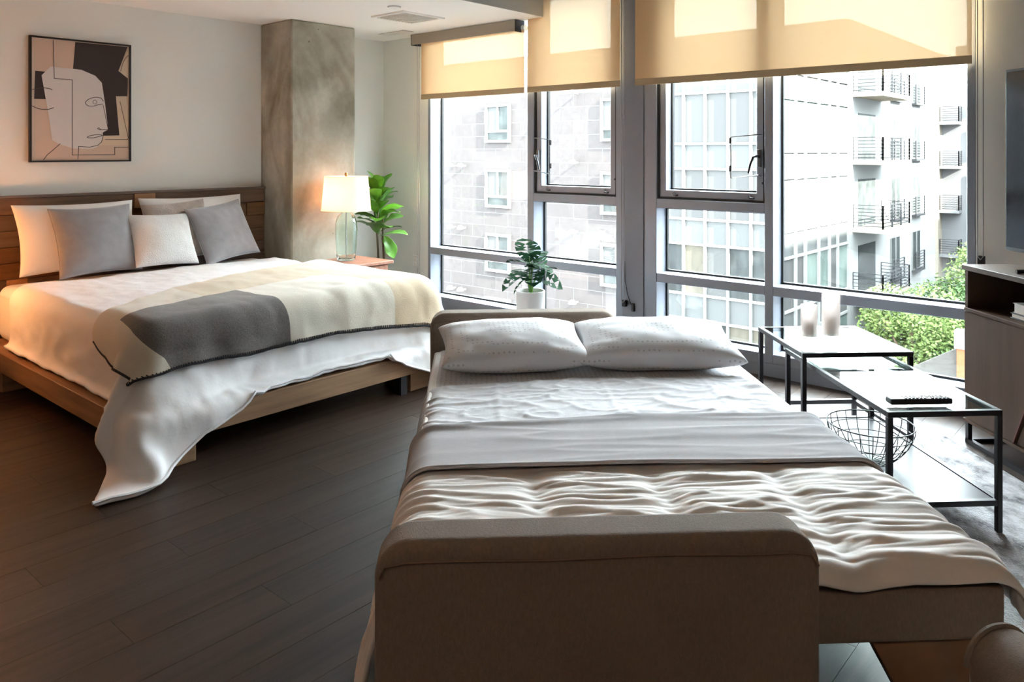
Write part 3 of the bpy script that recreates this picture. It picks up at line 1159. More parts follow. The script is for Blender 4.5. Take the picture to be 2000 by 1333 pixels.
def nightstand(loc, label):
    e = tag(empty('nightstand', loc), label, 'nightstand', 'walnut nightstands beside the bed')
    MB().box(-.24, .25, -.29, .29, .555, .58).build('top', NSTAND, e, bevel=.004)
    d = MB().box(-.22, .22, -.25, .25, .43, .55).build('drawer_box', NSTAND, e, bevel=.003)
    MB().box(.22, .234, -.24, .24, .437, .545).build('drawer_front', NSTAND, d, bevel=.003)
    MB().lathe([(0, 0), (.012, 0), (.014, .012), (.006, .02), (0, .02)], 16).build('knob', BRASS, d, loc=(.24, 0, .49), rot=(0, R(90), 0))
    for x in (-.20, .20):
        for y in (-.235, .235):
            MB().bar((x, y, .43), (x * 1.08, y * 1.05, 0), .03, .03).build('leg', BLACK_METAL if x < 0 else WHITE_PLASTIC, e)
    return e


def table_lamp(loc, label, power, shade_h=.29):
    e = tag(empty('table_lamp', loc), label, 'table lamp', 'glass table lamps beside the bed')
    prof = [(.0, .004), (.072, .004), (.078, .012), (.082, .06), (.090, .18), (.094, .26), (.090, .32), (.075, .37), (.05, .40), (.036, .412), (.036, .424), (.030, .424), (.030, .41), (.046, .392), (.069, .365), (.084, .318), (.088, .26), (.084, .18), (.076, .06), (.071, .018), (0, .012)]
    MB().lathe(prof, 40).build('glass_body', LAMPGLASS, e, smooth=True, sharp=0)
    MB().lathe([(0, .424), (.034, .424), (.036, .436), (.016, .445), (.013, .50), (0, .50)], 20).build('neck', BRASS, e, smooth=True)
    MB().tube([(0, 0, .015), (0, 0, .43)], .0045, 8).build('inner_rod', CHROME, e)
    MB().lathe([(.208, 0), (.182, shade_h)], 48, (0, 0, .425)).build('lamp_shade', SHADE, e, smooth=True)
    me = e.children[-1]
    me.data.polygons.foreach_set('use_smooth', [True] * len(me.data.polygons))
    # drop the lathe's end caps so that the shade stays open
    bm = bmesh.new()
    bm.from_mesh(me.data)
    bmesh.ops.delete(bm, geom=[f for f in bm.faces if len(f.verts) > 4], context='FACES')
    bm.to_mesh(me.data)
    bm.free()
    for z, r in ((.426, .2085), (.425 + shade_h, .1825)):
        MB().tube([(r * math.cos(k * math.pi / 24), r * math.sin(k * math.pi / 24), z) for k in range(48)], .0025, 6, closed=True).build('shade_rim', SHADE, me, smooth=True)
    sp_ = MB()
    for k in range(3):
        g = k * 2 * math.pi / 3
        sp_.bar((0, 0, .425 + shade_h - .02), (.181 * math.cos(g), .181 * math.sin(g), .425 + shade_h - .015), .004, .004)
    sp_.tube([(0, 0, .50), (0, 0, .425 + shade_h + .0)], .004, 8)
    sp_.build('spider', BRASS, e)
    MB().lathe([(0, 0), (.012, .0), (.014, .02), (.009, .032), (0, .034)], 16, (0, 0, .425 + shade_h)).build('finial', BRASS, e, smooth=True)
    MB().lathe([(0, 0), (.014, 0), (.018, .02), (.030, .055), (.026, .085), (0, .10)], 20, (.03, 0, .50)).build('bulb', BULB, e, smooth=True)
    ld = bpy.data.lights.new('lamp_light', 'POINT')
    ld.energy = power
    ld.color = (1, .66, .38)
    ld.shadow_soft_size = .04
    lo = bpy.data.objects.new('lamp_light', ld)
    COL.objects.link(lo)
    lo.parent = e
    lo.location = (-.03, 0, .56)
    return e


nightstand((.745, -1.0, 0), 'walnut nightstand between the bed and the concrete column')
table_lamp((.70, -.985, .581), 'lit glass table lamp with white drum shade in front of the column', 8)
nightstand((.40, -4.02, 0), 'walnut nightstand at the far left of the bed')
gl = tag(empty('globe_lamp', (.50, -3.94, .581)), 'warm globe table lamp on the nightstand left of the bed', 'table lamp')
MB().lathe([(0, 0), (.07, 0), (.075, .012), (.02, .03), (.014, .16), (.03, .20), (0, .20)], 32).build('base', BRASS, gl, smooth=True)
GLOBE = mat('lit_globe', (1, .8, .6, 1), emis=(1, .40, .13, 1), estr=36)
MB().lathe([(.085 * math.sin(k * math.pi / 16) if 0 < k < 16 else 0, -.085 * math.cos(k * math.pi / 16)) for k in range(17)], 32, (0, 0, .28)).build('globe', GLOBE, gl, smooth=True, sharp=0)

# ------------------------------------------------------------------ plants


def leaf_mesh(L, W, bend=.5, fold=.25, wav=.06, n=9, k=5, shape='fiddle', seed=0):
    """a broad leaf along +x, its face up; x from stalk to tip"""
    P = np.zeros((n, k, 3))
    for i in range(n):
        t = i / (n - 1)
        if shape == 'fiddle':
            w = W * (.10 + .9 * math.sin(min(1, t * 1.02) ** 1.35 * math.pi) ** .62) * (1 if t > .02 else .3)
            w *= 1 - .16 * math.exp(-((t - .42) / .13) ** 2)
        ang = bend * t
        x = L * (math.sin(ang) / bend if bend else t)
        z = -L * ((1 - math.cos(ang)) / bend if bend else 0)
        for j in range(k):
            q = -1 + 2 * j / (k - 1)
            y = w / 2 * q
            P[i, j] = (x, y, z + fold * abs(y) + wav * L * q * nz(t * 4, q * 2, seed) * abs(q))
    return MB().grid(P)


fig = tag(empty('fiddle_leaf_fig', (.44, -.42, 0)), 'fiddle leaf fig plant in the corner behind the lamp', 'plant')
MB().lathe([(0, 0), (.12, 0), (.15, .30), (.155, .34), (.14, .34), (.13, .30), (0, .30)], 32).build('pot', POT_D, fig, smooth=True)
MB().lathe([(.138, .305), (0, .31)], 24).build('soil', SOIL, fig)
stems = [[(.0, .0, .3), (.01, -.015, .55), (.0, -.02, .75), (-.01, .0, 1.0), (.0, .01, 1.16)], [(.03, .03, .3), (.05, .02, .5), (.03, .02, .7), (.02, .04, .9)]]
for s in stems:
    MB().tube(s, [.011, .010, .009, .007, .005][:len(s)], 8).build('stem', STEM, fig, smooth=True)
random.seed(21)
leaf_src = [leaf_mesh(.29, .16, .7, .28, .22, seed=s).build('leaf', GREEN, fig, smooth=True, sharp=0, sub=1, solid=.0012) for s in (1, 2, 3)]
NL = 32
for k in range(NL):
    f = k / (NL - 1)
    z = .72 + .43 * f
    az = k * 2.399 + .4
    o = leaf_src[k] if k < 3 else inst(leaf_src[k % 3], fig)
    el = R(random.uniform(18, 55) + 28 * f ** 2)
    sc = random.uniform(.8, 1.05) * (1.0 - .18 * f)
    o.location = (-.005 + .02 * math.cos(az), .0 + .02 * math.sin(az), z)
    o.rotation_euler = (random.uniform(-.5, .5), -el, az)
    o.scale = (sc, sc, sc)
o = inst(leaf_src[1], fig, (.02, .03, .73), (.6, R(50), R(20)))


def monstera_leaf(Lh, seed):
    """split leaf outline: a heart with deep slits, as one thin solid"""
    rnd = random.Random(seed)
    right = [(0, 0)]
    N = 6
    out_ = []
    for k in range(N):
        a0 = R(-70 + 150 * k / N)
        a1 = R(-70 + 150 * (k + .74) / N)
        am = (a0 + a1) / 2

        def rad(a):
            d = (a + R(70)) / R(150)
            return Lh * (.42 + .34 * math.sin(min(1, d) * math.pi * .62) + .12 * d)
        for a in (a0, am, a1):
            r = rad(a)
            out_.append((.30 * Lh + r * math.sin(a) * 1.0, r * math.cos(a) * .86))
        if k < N - 1:
            an = R(-70 + 150 * (k + .87) / N)
            r = rad(an) * (.42 + .1 * rnd.random())
            out_.append((.30 * Lh + r * math.sin(an), r * math.cos(an) * .86))
    tip = [(1.22 * Lh, 0)]
    poly = [(.10 * Lh, 0)] + [(x, y) for x, y in out_] + tip + [(x, -y) for x, y in reversed(out_)]
    m = MB()
    # fan from the midrib so that the blade can be cupped
    n = len(poly)
    vs_ = []
    for x, y in poly:
        vs_.append((x, y, .16 * abs(y) - .35 * x * x / Lh))
    mid = [(t * Lh, 0, -.35 * (t * Lh) ** 2 / Lh) for t in (.2, .4, .6, .8, 1.0)]
    base = len(vs_)
    vs_ += mid
    fs = []
    for i in range(n):
        j = (i + 1) % n
        xm = (poly[i][0] + poly[j][0]) / 2
        c = base + min(4, max(0, int((xm / Lh) * 5 - .8)))
        fs.append((i, j, c))
    m.add(vs_, fs)
    return m


mon = tag(empty('monstera_plant', (2.30, -.455, 0)), 'small monstera in a white pot by the window behind the sofa bed', 'plant')
MB().lathe([(0, 0), (.098, 0), (.104, .02), (.112, .435), (.110, .44), (.102, .44), (.100, .41), (0, .41)], 40).build('pot', POT_W, mon, smooth=True)
MB().lathe([(.10, .412), (0, .42)], 24).build('soil', SOIL, mon)
random.seed(5)
msrc = [monstera_leaf(.150, s).build('leaf', GREEN_D, mon, smooth=False, solid=.001) for s in (1, 2)]
mleaves = [(-.10, -.02, .56, 200, -12, 0, 1.1), (.10, .02, .55, -10, -5, 20, 1.1), (.0, .03, .66, 60, 40, 0, 1.0), (-.05, .02, .63, 150, 25, 10, 1.0), (.06, -.03, .62, -40, 15, -15, 1.0),
           (.02, -.06, .58, -80, 0, 0, 1.0), (-.04, -.05, .60, 240, 5, 10, .95), (.08, .05, .60, 30, 20, 0, .9), (-.02, .0, .69, 110, 62, 0, 1.05), (.03, -.02, .64, -60, 30, 20, .9), (-.07, .05, .53, 170, -25, 0, .9)]
for k, (x, y, z, az, el, ro, sc) in enumerate(mleaves):
    o = msrc[k] if k < 2 else inst(msrc[k % 2], mon)
    o.location = (x * .55, y * .55, z)
    o.rotation_euler = (R(ro), R(-el), R(az + 41))
    o.scale = (sc, sc, sc)
    MB().tube([(x * .08, y * .08, .41), (x * .2, y * .2, .48), (x * .55, y * .55, z)], [.005, .004, .003], 6).build('stalk', GREEN, mon, smooth=True)

# ------------------------------------------------------------------ sofa bed
sofa = tag(empty('sofa_bed', so(0, 0), SA), 'beige upholstered sofa bed, pulled out, with two high arms', 'sofa bed')


def round_rect(w, z0, z1, r, n=8):
    p = [(-w, z0), (w, z0)]
    for k in range(n + 1):
        g = k / n * math.pi / 2
        p.append((w - r + r * math.cos(g), z1 - r + r * math.sin(g)))
    for k in range(n + 1):
        g = math.pi / 2 + k / n * math.pi / 2
        p.append((-w + r + r * math.cos(g), z1 - r + r * math.sin(g)))
    return p


def sofa_arm(v0, v1, zt):
    m = MB().prism(round_rect(.515, .09, zt, .085), lambda a, b, d: (a, d, b), v0, v1)
    o = m.build('arm', SOFA, sofa, smooth=True, bevel=.03, seg=4)
    for vv, s in ((v0, -1), (v1, 1)):
        pr = [(a, vv + s * .0015, b) for a, b in round_rect(.505, .13, zt - .035, .075)[2:]]
        pr = [(-.503, vv + s * .0015, zt - .075), (-.49, vv + s * .002, zt - .05), (-.44, vv + s * .002, zt - .042)] + [(x, vv + s * .002, zt - .042 + .004 * nz(x * 4, vv)) for x in np.linspace(-.40, .40, 12)] + [(.44, vv + s * .002, zt - .042), (.49, vv + s * .002, zt - .05), (.503, vv + s * .0015, zt - .075)]
        MB().tube(pr, .003, 6).build('arm_piping', PIPING, o, smooth=True)
    return o


sofa_arm(0, .135, .622)
sofa_arm(2.50, 2.64, .622)
MB().box(-.50, .50, .137, 2.498, .10, .30).build('seat_base', SOFA, sofa, bevel=.02)
MB().box(.502, 1.06, .15, 2.44, .262, .398).build('pull_out_frame', SOFA, sofa, bevel=.015, seg=3)
MB().box(-.49, 1.065, .19, 2.46, .388, .428).build('bed_mattress', COTTON2, sofa, bevel=.015)
MB().box(-.495, .50, .14, 2.495, .302, .386).build('seat_cushion', SOFA, sofa, bevel=.02)
for u in (-.44, .44):
    for v in (.07, 2.57):
        MB().bar((u, v, .10), (u, v, 0), .05, .05).build('leg', BLACK_METAL, sofa)
LEGWOOD = mat('pull_out_leg_wood', lin(128, 92, 60), .6, var=.2, vscale=6)
for v in (.19, 2.2):
    MB().prism([(.72, .26), (1.02, .26), (1.02, 0.0), (.86, 0.0)], lambda a, b, d: (a, d, b), v, v + .04).build('pull_out_leg', LEGWOOD, sofa, bevel=.004)

# bedding: each layer is a strip folded over the two long sides of the bed
UL, UR, ER = -.50, 1.07, .075


def section(t, zt, ul, ur, flare):
    """point and normal of the cover's cross section; t is measured along the cloth"""
    a = ER * math.pi / 2
    if ul + ER <= t <= ur - ER:
        return (t, zt), (0, 1)
    if t > ur - ER:
        q = t - (ur - ER)
        if q < a:
            g = q / ER
            return (ur - ER + ER * math.sin(g), zt - ER + ER * math.cos(g)), (math.sin(g), math.cos(g))
        return (ur + .10 * (q - a), zt - ER - (q - a)), (1, .1)
    q = ul + ER - t
    if q < a:
        g = q / ER
        return (ul + ER - ER * math.sin(g), zt - ER + ER * math.cos(g)), (-math.sin(g), math.cos(g))
    return (ul - flare * (q - a), zt - ER - (q - a)), (-1, .15)


def bed_layer(v0, v1, zt, drop_l, drop_r, disp, nu=120, nv=60, flare=.16, vfun=None, roll=0.0):
    a = ER * math.pi / 2
    t0, t1 = UL + ER - a - drop_l, UR - ER + a + drop_r
    P = np.zeros((nu, nv, 3))
    for i in range(nu):
        t = t0 + (t1 - t0) * i / (nu - 1)
        for j in range(nv):
            f = j / (nv - 1)
            va, vb = (vfun(t) if vfun else (v0, v1))
            v = va + (vb - va) * f
            (u, z), (nu_, nz_) = section(t, zt, UL, UR, flare)
            d = disp(t, v, f)
            z -= roll * max(0, 1 - f / .05) ** 2
            P[i, j] = (u + nu_ * d, v, z + nz_ * d)
    return P


def ridge(x, y, s, p=3):
    return (1 - abs(nz(x, y, s))) ** p


def d_fit(t, v, f):
    return .003 * nz(t * 3, v * 5, 1)


def d_sheet(t, v, f):
    n = .006 * nz(t * 2.0, v * 3.5, 3) + .009 * ridge(t * 2.0 + .3 * nz(v * 3, t, 8), v * 7.5, 5, 14) + .007 * ridge(t * 4 + v * 3, v * 10 - t * 2, 9, 16) + .004 * ridge(t * 9 - v * 6, v * 14 + t * 5, 19, 16)
    for c in (-.18, .30, .78):          # pressed-in fold lines
        n += .004 * math.exp(-((t - c - .01 * nz(v * 4, c)) / .012) ** 2)
    return n


def d_blanket(t, v, f):
    n = .005 * nz(t * 1.6, v * 6, 13) + .007 * ridge(t * 1.2, v * 11, 15, 5)
    n += .012 * math.exp(-((f - .0) / .05) ** 2) + .010 * math.exp(-((f - 1) / .06) ** 2)
    return n


SEAMS = (-.10, .285, .675)


def d_comf(t, v, f):
    q = min(abs(t - s + .010 * nz(v * 3, s)) for s in SEAMS)
    puff = 1 - math.exp(-(q / .05) ** 2)
    n = .010 * puff
    w1 = .25 * nz(t * 1.1, v * 1.6, 2)
    n += (.011 * ridge(t * 1.7 + w1, v * 9 + t * 1.6 + 3 * w1, 22, 6) + .008 * ridge(t * 2.4 + w1, v * 17 - t * 1.2 + 2 * w1, 25, 7) + .004 * ridge(t * 2.5, v * 40, 28, 4)) * (.25 + .75 * puff)
    n += .007 * math.exp(-(q / .04) ** 2) * nz(t * 14, v * 48, 27)
    n *= 1 - .65 * min(1, max(0, (v - .68) / .1))
    return n


def bedding(name, part, P, m, label, cat, solid, up=True):
    c = so(.3, float(P[..., 1].mean()), .43)
    e = tag(empty(name, c, SA), label, cat)
    Pm = P - np.array([.3, float(P[..., 1].mean()), .43])
    n = normals(P)[P.shape[0] // 2, P.shape[1] // 2, 2]
    MB().grid(Pm).build(part, m, e, smooth=True, sharp=0, sub=1, solid=solid, soff=1 if n > 0 else -1)
    return e


bedding('fitted_sheet', 'sheet_cloth', bed_layer(.20, 2.475, .432, .12, .10, d_fit, nv=50), DOTTED, 'white dotted fitted sheet on the sofa bed mattress', 'sheet', .002)
bedding('flat_sheet', 'sheet_cloth', bed_layer(0, 0, .438, .24, .06, d_sheet, 150, 90, vfun=lambda t: (.85, 1.86 - .07 * (t < .2) * min(1, (.2 - t) * 1.5) + .02 * nz(t * 3, 1))), SHEET, 'wrinkled light grey flat sheet below the sofa bed pillows', 'sheet', .003)
bedding('folded_blanket', 'blanket_cloth', bed_layer(0, 0, .462, .26, .02, d_blanket, 120, 50, vfun=lambda t: (.77 + .02 * nz(t * 2, 5) - .05 * (t < -.3) * (-.3 - t), 1.24 + .03 * nz(t * 1.7, 3) - .10 * max(0, .3 - t))), BLANKET, 'soft grey blanket folded across the middle of the sofa bed', 'blanket', .014)
bedding('quilted_comforter', 'comforter_cloth', bed_layer(0, 0, .444, .28, .035, d_comf, 170, 110, flare=.26, vfun=lambda t: (.122 + .006 * nz(t * 9, 2), .90), roll=.035), COMFORTER, 'oatmeal quilted comforter over the near end of the sofa bed', 'comforter', .012)

xa = (math.cos(SA), math.sin(SA), 0)
ya = (-math.sin(SA), math.cos(SA), 0)


def tilted(rz, tilt):
    x = Vector((math.cos(SA + rz), math.sin(SA + rz), 0))
    y = Vector((-math.sin(SA + rz) * math.cos(tilt), math.cos(SA + rz) * math.cos(tilt), math.sin(tilt)))
    return x, y


x_, y_ = tilted(R(4), R(9))
pillow('sofa_bed_pillow', .73, .48, .20, so(-.085, 2.14, .540), x_, y_, DOTTED, 'white dotted pillow at the left, against the far sofa arm', 'pillow', 'pillowcase', seed=11, fl=.36, wr=.010, group='dotted pillows on the sofa bed')
x_, y_ = tilted(R(-3), R(9))
pillow('sofa_bed_pillow', .80, .48, .20, so(.635, 2.14, .540), x_, y_, DOTTED, 'white dotted pillow at the right, nearest the coffee tables', 'pillow', 'pillowcase', seed=12, fl=.36, wr=.011, group='dotted pillows on the sofa bed')

# ------------------------------------------------------------------ rug
RG = tag(empty('rug', so(1.25, .85), SA), 'grey distressed rug under the coffee tables', 'rug')
P = np.zeros((60, 90, 3))
for i in range(60):
    for j in range(90):
        x, y = -.24 + 1.20 * i / 59, -1.7 + 3.35 * j / 89
        P[i, j] = (x, y, .010 + .0025 * nz(x * 14, y * 9, 2))
P[0, :, 2] = P[-1, :, 2] = P[:, 0, 2] = P[:, -1, 2] = .001
MB().grid(P).build('pile', RUG, RG, smooth=True, sharp=0)

# ------------------------------------------------------------------ nesting tables
T = .022


def table_frame(e, u0, u1, v0, v1, h, low, low_sides):
    for u in (u0, u1):
        for v in (v0, v1):
            MB().box(u - T / 2, u + T / 2, v - T / 2, v + T / 2, .012, h - T).build('leg', BLACK_METAL, e, bevel=.002, seg=1)
    for v in (v0, v1):
        MB().box(u0 - T / 2, u1 + T / 2, v - T / 2, v + T / 2, h - T, h).build('top_rail', BLACK_METAL, e, bevel=.002, seg=1)
    for u in (u0, u1):
        MB().box(u - T / 2, u + T / 2, v0 + T / 2, v1 - T / 2, h - T, h).build('top_rail', BLACK_METAL, e, bevel=.002, seg=1)
    for s in low_sides:
        if s in 'nf':
            v = v0 if s == 'n' else v1
            MB().box(u0 + T / 2, u1 - T / 2, v - T / 2, v + T / 2, low, low + T).build('low_rail', BLACK_METAL, e)
        else:
            u = u0 if s == 'l' else u1
            MB().box(u - T / 2, u + T / 2, v0 + T / 2, v1 - T / 2, low, low + T).build('low_rail', BLACK_METAL, e)


tb = tag(empty('coffee_table', so(1.55, 1.68), SA), 'long black-framed glass coffee table with a dark lower shelf', 'coffee table', 'nesting glass coffee tables')
table_frame(tb, -.22, .22, -.485, .485, .492, .118, 'nflr')
MB().box(-.212, .212, -.477, .477, .488, .4965).build('glass_top', TABLE_GLASS, tb)
MB().box(-.205, .205, -.47, .47, .122, .137).build('lower_shelf', SHELF_BLACK, tb)
ta = tag(empty('coffee_table', so(1.555, 2.165), SA), 'taller square black-framed glass table straddling the long coffee table', 'coffee table', 'nesting glass coffee tables')
table_frame(ta, -.262, .262, -.275, .275, .542, .118, 'flr' if False else 'f')
for u in (-.262, .262):
    MB().box(u - T / 2, u + T / 2, -.264, .264, .118, .118 + T).build('low_rail', BLACK_METAL, ta)
MB().box(-.255, .255, -.268, .268, .538, .5465).build('glass_top', TABLE_GLASS, ta)


def candle_holder(u, v, r, h, label):
    e = tag(empty('candle_holder', so(u, v, .548), SA), label, 'candle holder', 'frosted glass candle holders')
    MB().lathe([(.0, .0), (r * .98, 0), (r * .98, .012), (r, .012), (r, .028), (r * .92, .03), (0, .03)], 32).build('glass_base', CLEAR, e, smooth=True)
    MB().lathe([(r, .03), (r, h), (r - .004, h), (r - .004, .034), (r, .03)], 32).build('frosted_cylinder', FROST, e, smooth=True)
    MB().lathe([(0, .034), (r * .55, .034), (r * .55, .034 + h * .38), (r * .3, .036 + h * .38), (0, .034 + h * .38)], 24).build('candle', PAPER, e, smooth=True)
    return e


candle_holder(1.405, 2.085, .040, .185, 'shorter frosted glass candle holder on the square glass table')
candle_holder(1.525, 2.10, .044, .235, 'taller frosted glass candle holder on the square glass table')

# remote control
rm = tag(empty('remote_control', so(1.49, 1.265, .4975), SA + R(-1)), 'black remote control lying on the long glass table', 'remote')
MB().box(-.125, .125, -.024, .024, .002, .026).build('body', REMOTE, rm, bevel=.006, seg=3)
for i in range(12):
    for j in range(3):
        if (i + j) % 7 == 6:
            continue
        MB().box(-.065 + i * .0155, -.056 + i * .0155, -.016 + j * .0125, -.009 + j * .0125, .025, .0285).build('button', BUTTON, rm)

# wire bowl
wb = tag(empty('wire_bowl', so(1.46, 1.585, .138), SA), 'round black wire bowl on the lower shelf of the long table', 'bowl')
BR, BH = .178, .165


def bowl_r(f):
    return BR * (.38 + .62 * math.sin(f * math.pi / 2) ** .8)


for f in (0.02, .28, .52, .76, 1.0):
    r, z = bowl_r(f), .006 + BH * f
    MB().tube([(r * math.cos(k * math.pi / 20), r * math.sin(k * math.pi / 20), z) for k in range(40)], .0028 if f == 1 else .0019, 6, closed=True).build('rim' if f == 1 else 'ring', BLACK_METAL, wb, smooth=True)
rib = None
for k in range(22):
    if rib is None:
        pts = [(0, 0, .005)] + [(bowl_r(f), 0, .006 + BH * f) for f in np.linspace(0.02, 1, 9)]
        rib = MB().tube(pts, .0018, 6).build('rib', BLACK_METAL, wb, smooth=True)
        o = rib
    else:
        o = inst(rib, wb)
    o.rotation_euler = (0, 0, k * 2 * math.pi / 22)

# ------------------------------------------------------------------ television cabinet
tv = tag(empty('tv_cabinet', so(2.26, 2.15), SA), 'grey-brown wooden television cabinet on a black metal base', 'cabinet')
# local: x depth (0 = front), y along (0 = far end, negative towards the camera)
CLN = -1.85
MB().box(-.012, .41, CLN - .01, .012, .893, .919).build('top', TVWOOD_T, tv, bevel=.003)
MB().box(.0, .40, -.022, 0, .70, .893).build('end_panel', TVWOOD, tv)
MB().box(.0, .40, CLN, CLN + .022, .70, .893).build('end_panel', TVWOOD, tv)
MB().box(.385, .40, CLN + .022, -.022, .70, .893).build('back_panel', DARKWOOD, tv)
MB().box(-.004, .40, CLN, .004, .682, .70).build('shelf', TVWOOD, tv, bevel=.002)
MB().box(.02, .40, CLN, 0, .125, .682).build('carcass', DARKWOOD, tv)
d1 = MB().prism([(.006, .128), (-.36, .128), (-.60, .68), (.006, .68)], lambda a, b, d: (d, a, b), 0, .02).build('door', TVWOOD, tv, bevel=.002, seg=1)
MB().bar((-.002, -.362, .130), (-.002, -.600, .678), .008, .008).build('door_edge', RED_EDGE, d1)
d2 = MB().prism([(-.372, .128), (-.93, .128), (-.93, .68), (-.612, .68)], lambda a, b, d: (d, a, b), .006, .02).build('door', TVWOOD, tv, bevel=.002, seg=1)
d3 = MB().box(.0, .02, CLN, -.935, .128, .68).build('door', TVWOOD, tv, bevel=.002)
MB().box(-.006, .40, CLN, .006, .112, .127).build('bottom_board', TVWOOD, tv)
for y in (-.012, -.62, -1.25, CLN + .012):
    for x in (.012, .385):
        MB().bar((x, y, .112), (x, y - (.06 if y == -.62 else 0), .012), .022, .022).build('leg', BLACK_METAL, tv)
    MB().box(.0, .395, y - .011, y + .011, .001, .023).build('cross_rail', BLACK_METAL, tv)
for x in (.012, .385):
    MB().box(x - .012, x + .012, CLN, 0, .001, .023).build('floor_rail', BLACK_METAL, tv)

bk = tag(empty('book', so(2.315, 1.78, .701), SA), 'grey book lying at the bottom in the open cabinet shelf', 'book')
MB().box(-.005, .20, -.16, .10, 0, .004).build('back_cover', BOOKGREY, bk)
MB().box(.0, .195, -.155, .095, .004, .022).build('page_block', PAPER, bk)
MB().box(-.005, .20, -.16, .10, .022, .026).build('front_cover', BOOKGREY, bk)
bk = tag(empty('book', so(2.325, 1.775, .728), SA), 'thick white book stacked on the grey book in the cabinet', 'book')
MB().box(-.006, .20, -.15, .10, 0, .003).build('back_cover', PAPER, bk)
MB().box(-.002, .195, -.145, .095, .003, .043).build('page_block', PAPER, bk)
MB().box(-.006, .20, -.15, .10, .043, .046).build('front_cover', PAPER, bk)

te = tag(empty('television', so(2.44, 2.10, .921), SA), 'large flat black television standing on the wooden cabinet', 'television')
MB().box(0, .03, -1.64, 0, .08, 1.0).build('casing', TVBEZEL, te, bevel=.004)
MB().box(-.003, .004, -1.628, -.012, .098, .988).build('screen', TVBLACK, te)
for y in (-.28, -1.36):
    MB().tube([(-.13, y + .02, .008), (-.04, y + .01, .012), (.015, y, .05), (.015, y, .09)], [.010, .011, .012, .012], 8).build('foot', TVBEZEL, te, smooth=True)
    MB().tube([(.12, y + .02, .008), (.05, y + .01, .012), (.015, y, .05)], .010, 8).build('foot', TVBEZEL, te, smooth=True)

# ------------------------------------------------------------------ armchair at the lower right, mostly out of the picture
ac = tag(empty('armchair', so(1.16, -.50), SA + R(10)), 'beige piped armchair at the lower right corner', 'armchair')
MB().box(-.30, .45, -.35, .30, .10, .36).build('seat_base', SOFA, ac, bevel=.03, seg=3)
MB().box(-.20, .36, -.33, .30, .36, .46).build('seat_cushion', SOFA, ac, bevel=.04, seg=4)
for x in (-.36, .36):
    o = MB().prism(round_rect(.075, .08, .555, .07), lambda a, b, d: (a + x, d, b), -.36, .31).build('arm', SOFA, ac, smooth=True, bevel=.012, seg=3)
    for yy in (-.36, .31):
        MB().tube([(a + x, yy, b) for a, b in round_rect(.074, .10, .555, .07)[2:]], .006, 6).build('arm_piping', SOFA, o, smooth=True)
MB().box(-.36, .36, -.48, -.36, .10, .74).build('backrest', SOFA, ac, bevel=.04, seg=4)
for x in (-.36, .36):
    for y in (-.42, .25):
        MB().bar((x, y, .1), (x, y, 0), .04, .04).build('leg', BLACK_METAL, ac)

# ------------------------------------------------------------------ outside
GZ = -11.0
tag(MB().box(-80, 60, .4, 120, GZ - .3, GZ).build('courtyard_ground', PAVE), kind='structure')

# building across the court, left: stone panels, small windows, wall lamps
FY = 24.0
lb = tag(empty('stone_building', (-18, FY, GZ)), 'pale stone-clad apartment building across the court, seen through the left window', 'building')
L_ = lambda x0, x1, y0, y1, z0, z1: MB().box(x0 + 18, x1 + 18, y0 - FY, y1 - FY, z0 - GZ, z1 - GZ)
L_(-60, -11.32, FY + .05, FY + 7, GZ, 5.2).build('wall', CLAD_J, lb)
PWD, PHT = 1.62, .645
pan = None
wins = [(-20.95, -19.3, z) for z in (3.92, .645, -2.585, -5.80)] + [(-13.9, -12.25, z) for z in (3.92, .645, -2.565, -5.78)]
for r_ in range(22):
    z = -8.0 + r_ * PHT
    for c_ in range(9):
        x = -25.2 + c_ * PWD + (PWD / 2 if r_ % 2 else 0)
        if x + PWD > -11.32:
            continue
        cx, cz = x + PWD / 2, z + PHT / 2
        if any(x > a - .3 and x + PWD < b + .3 and z > t - 1.9 and z + PHT < t for a, b, t in wins):
            continue
        if pan is None:
            pan = MB().box(-PWD / 2 + .012, PWD / 2 - .012, .043, .055, -PHT / 2 + .012, PHT / 2 - .012).build('panel', CLAD, lb)
            o = pan
        else:
            o = inst(pan, lb)
        o.location = (cx + 18, 0, cz - GZ)


def far_window(parent, ox, oy, x0, x1, zt, h, lower=True):
    """framed two-light window with a low panel, standing just proud of the wall"""
    w = ring(x0 - ox, x1 - ox, zt - h - GZ, zt - GZ, .13, FY - .10 - oy, FY + .03 - oy).build('window', EXT_FRAME, parent)
    zb = zt - h + (.62 if lower else .13)
    xm = (x0 + x1) / 2
    MB().box(xm - .05 - ox, xm + .05 - ox, FY - .07 - oy, FY + .0 - oy, zb - GZ, zt - .13 - GZ).build('mullion', EXT_FRAME, w)
    if lower:
        MB().box(x0 + .13 - ox, x1 - .13 - ox, FY - .07 - oy, FY - oy, zb - .12 - GZ, zb - GZ).build('transom', EXT_FRAME, w)
        MB().box(x0 + .13 - ox, x1 - .13 - ox, FY - .03 - oy, FY - .01 - oy, zt - h + .13 - GZ, zb - .12 - GZ).build('pane', EXT_GLASS, w)
    for a, b, m in ((x0 + .13, xm - .05, CW_PANE), (xm + .05, x1 - .13, EXT_GLASS)):
        MB().box(a - ox, b - ox, FY - .03 - oy, FY - .01 - oy, zb - GZ, zt - .13 - GZ).build('pane', m, w)


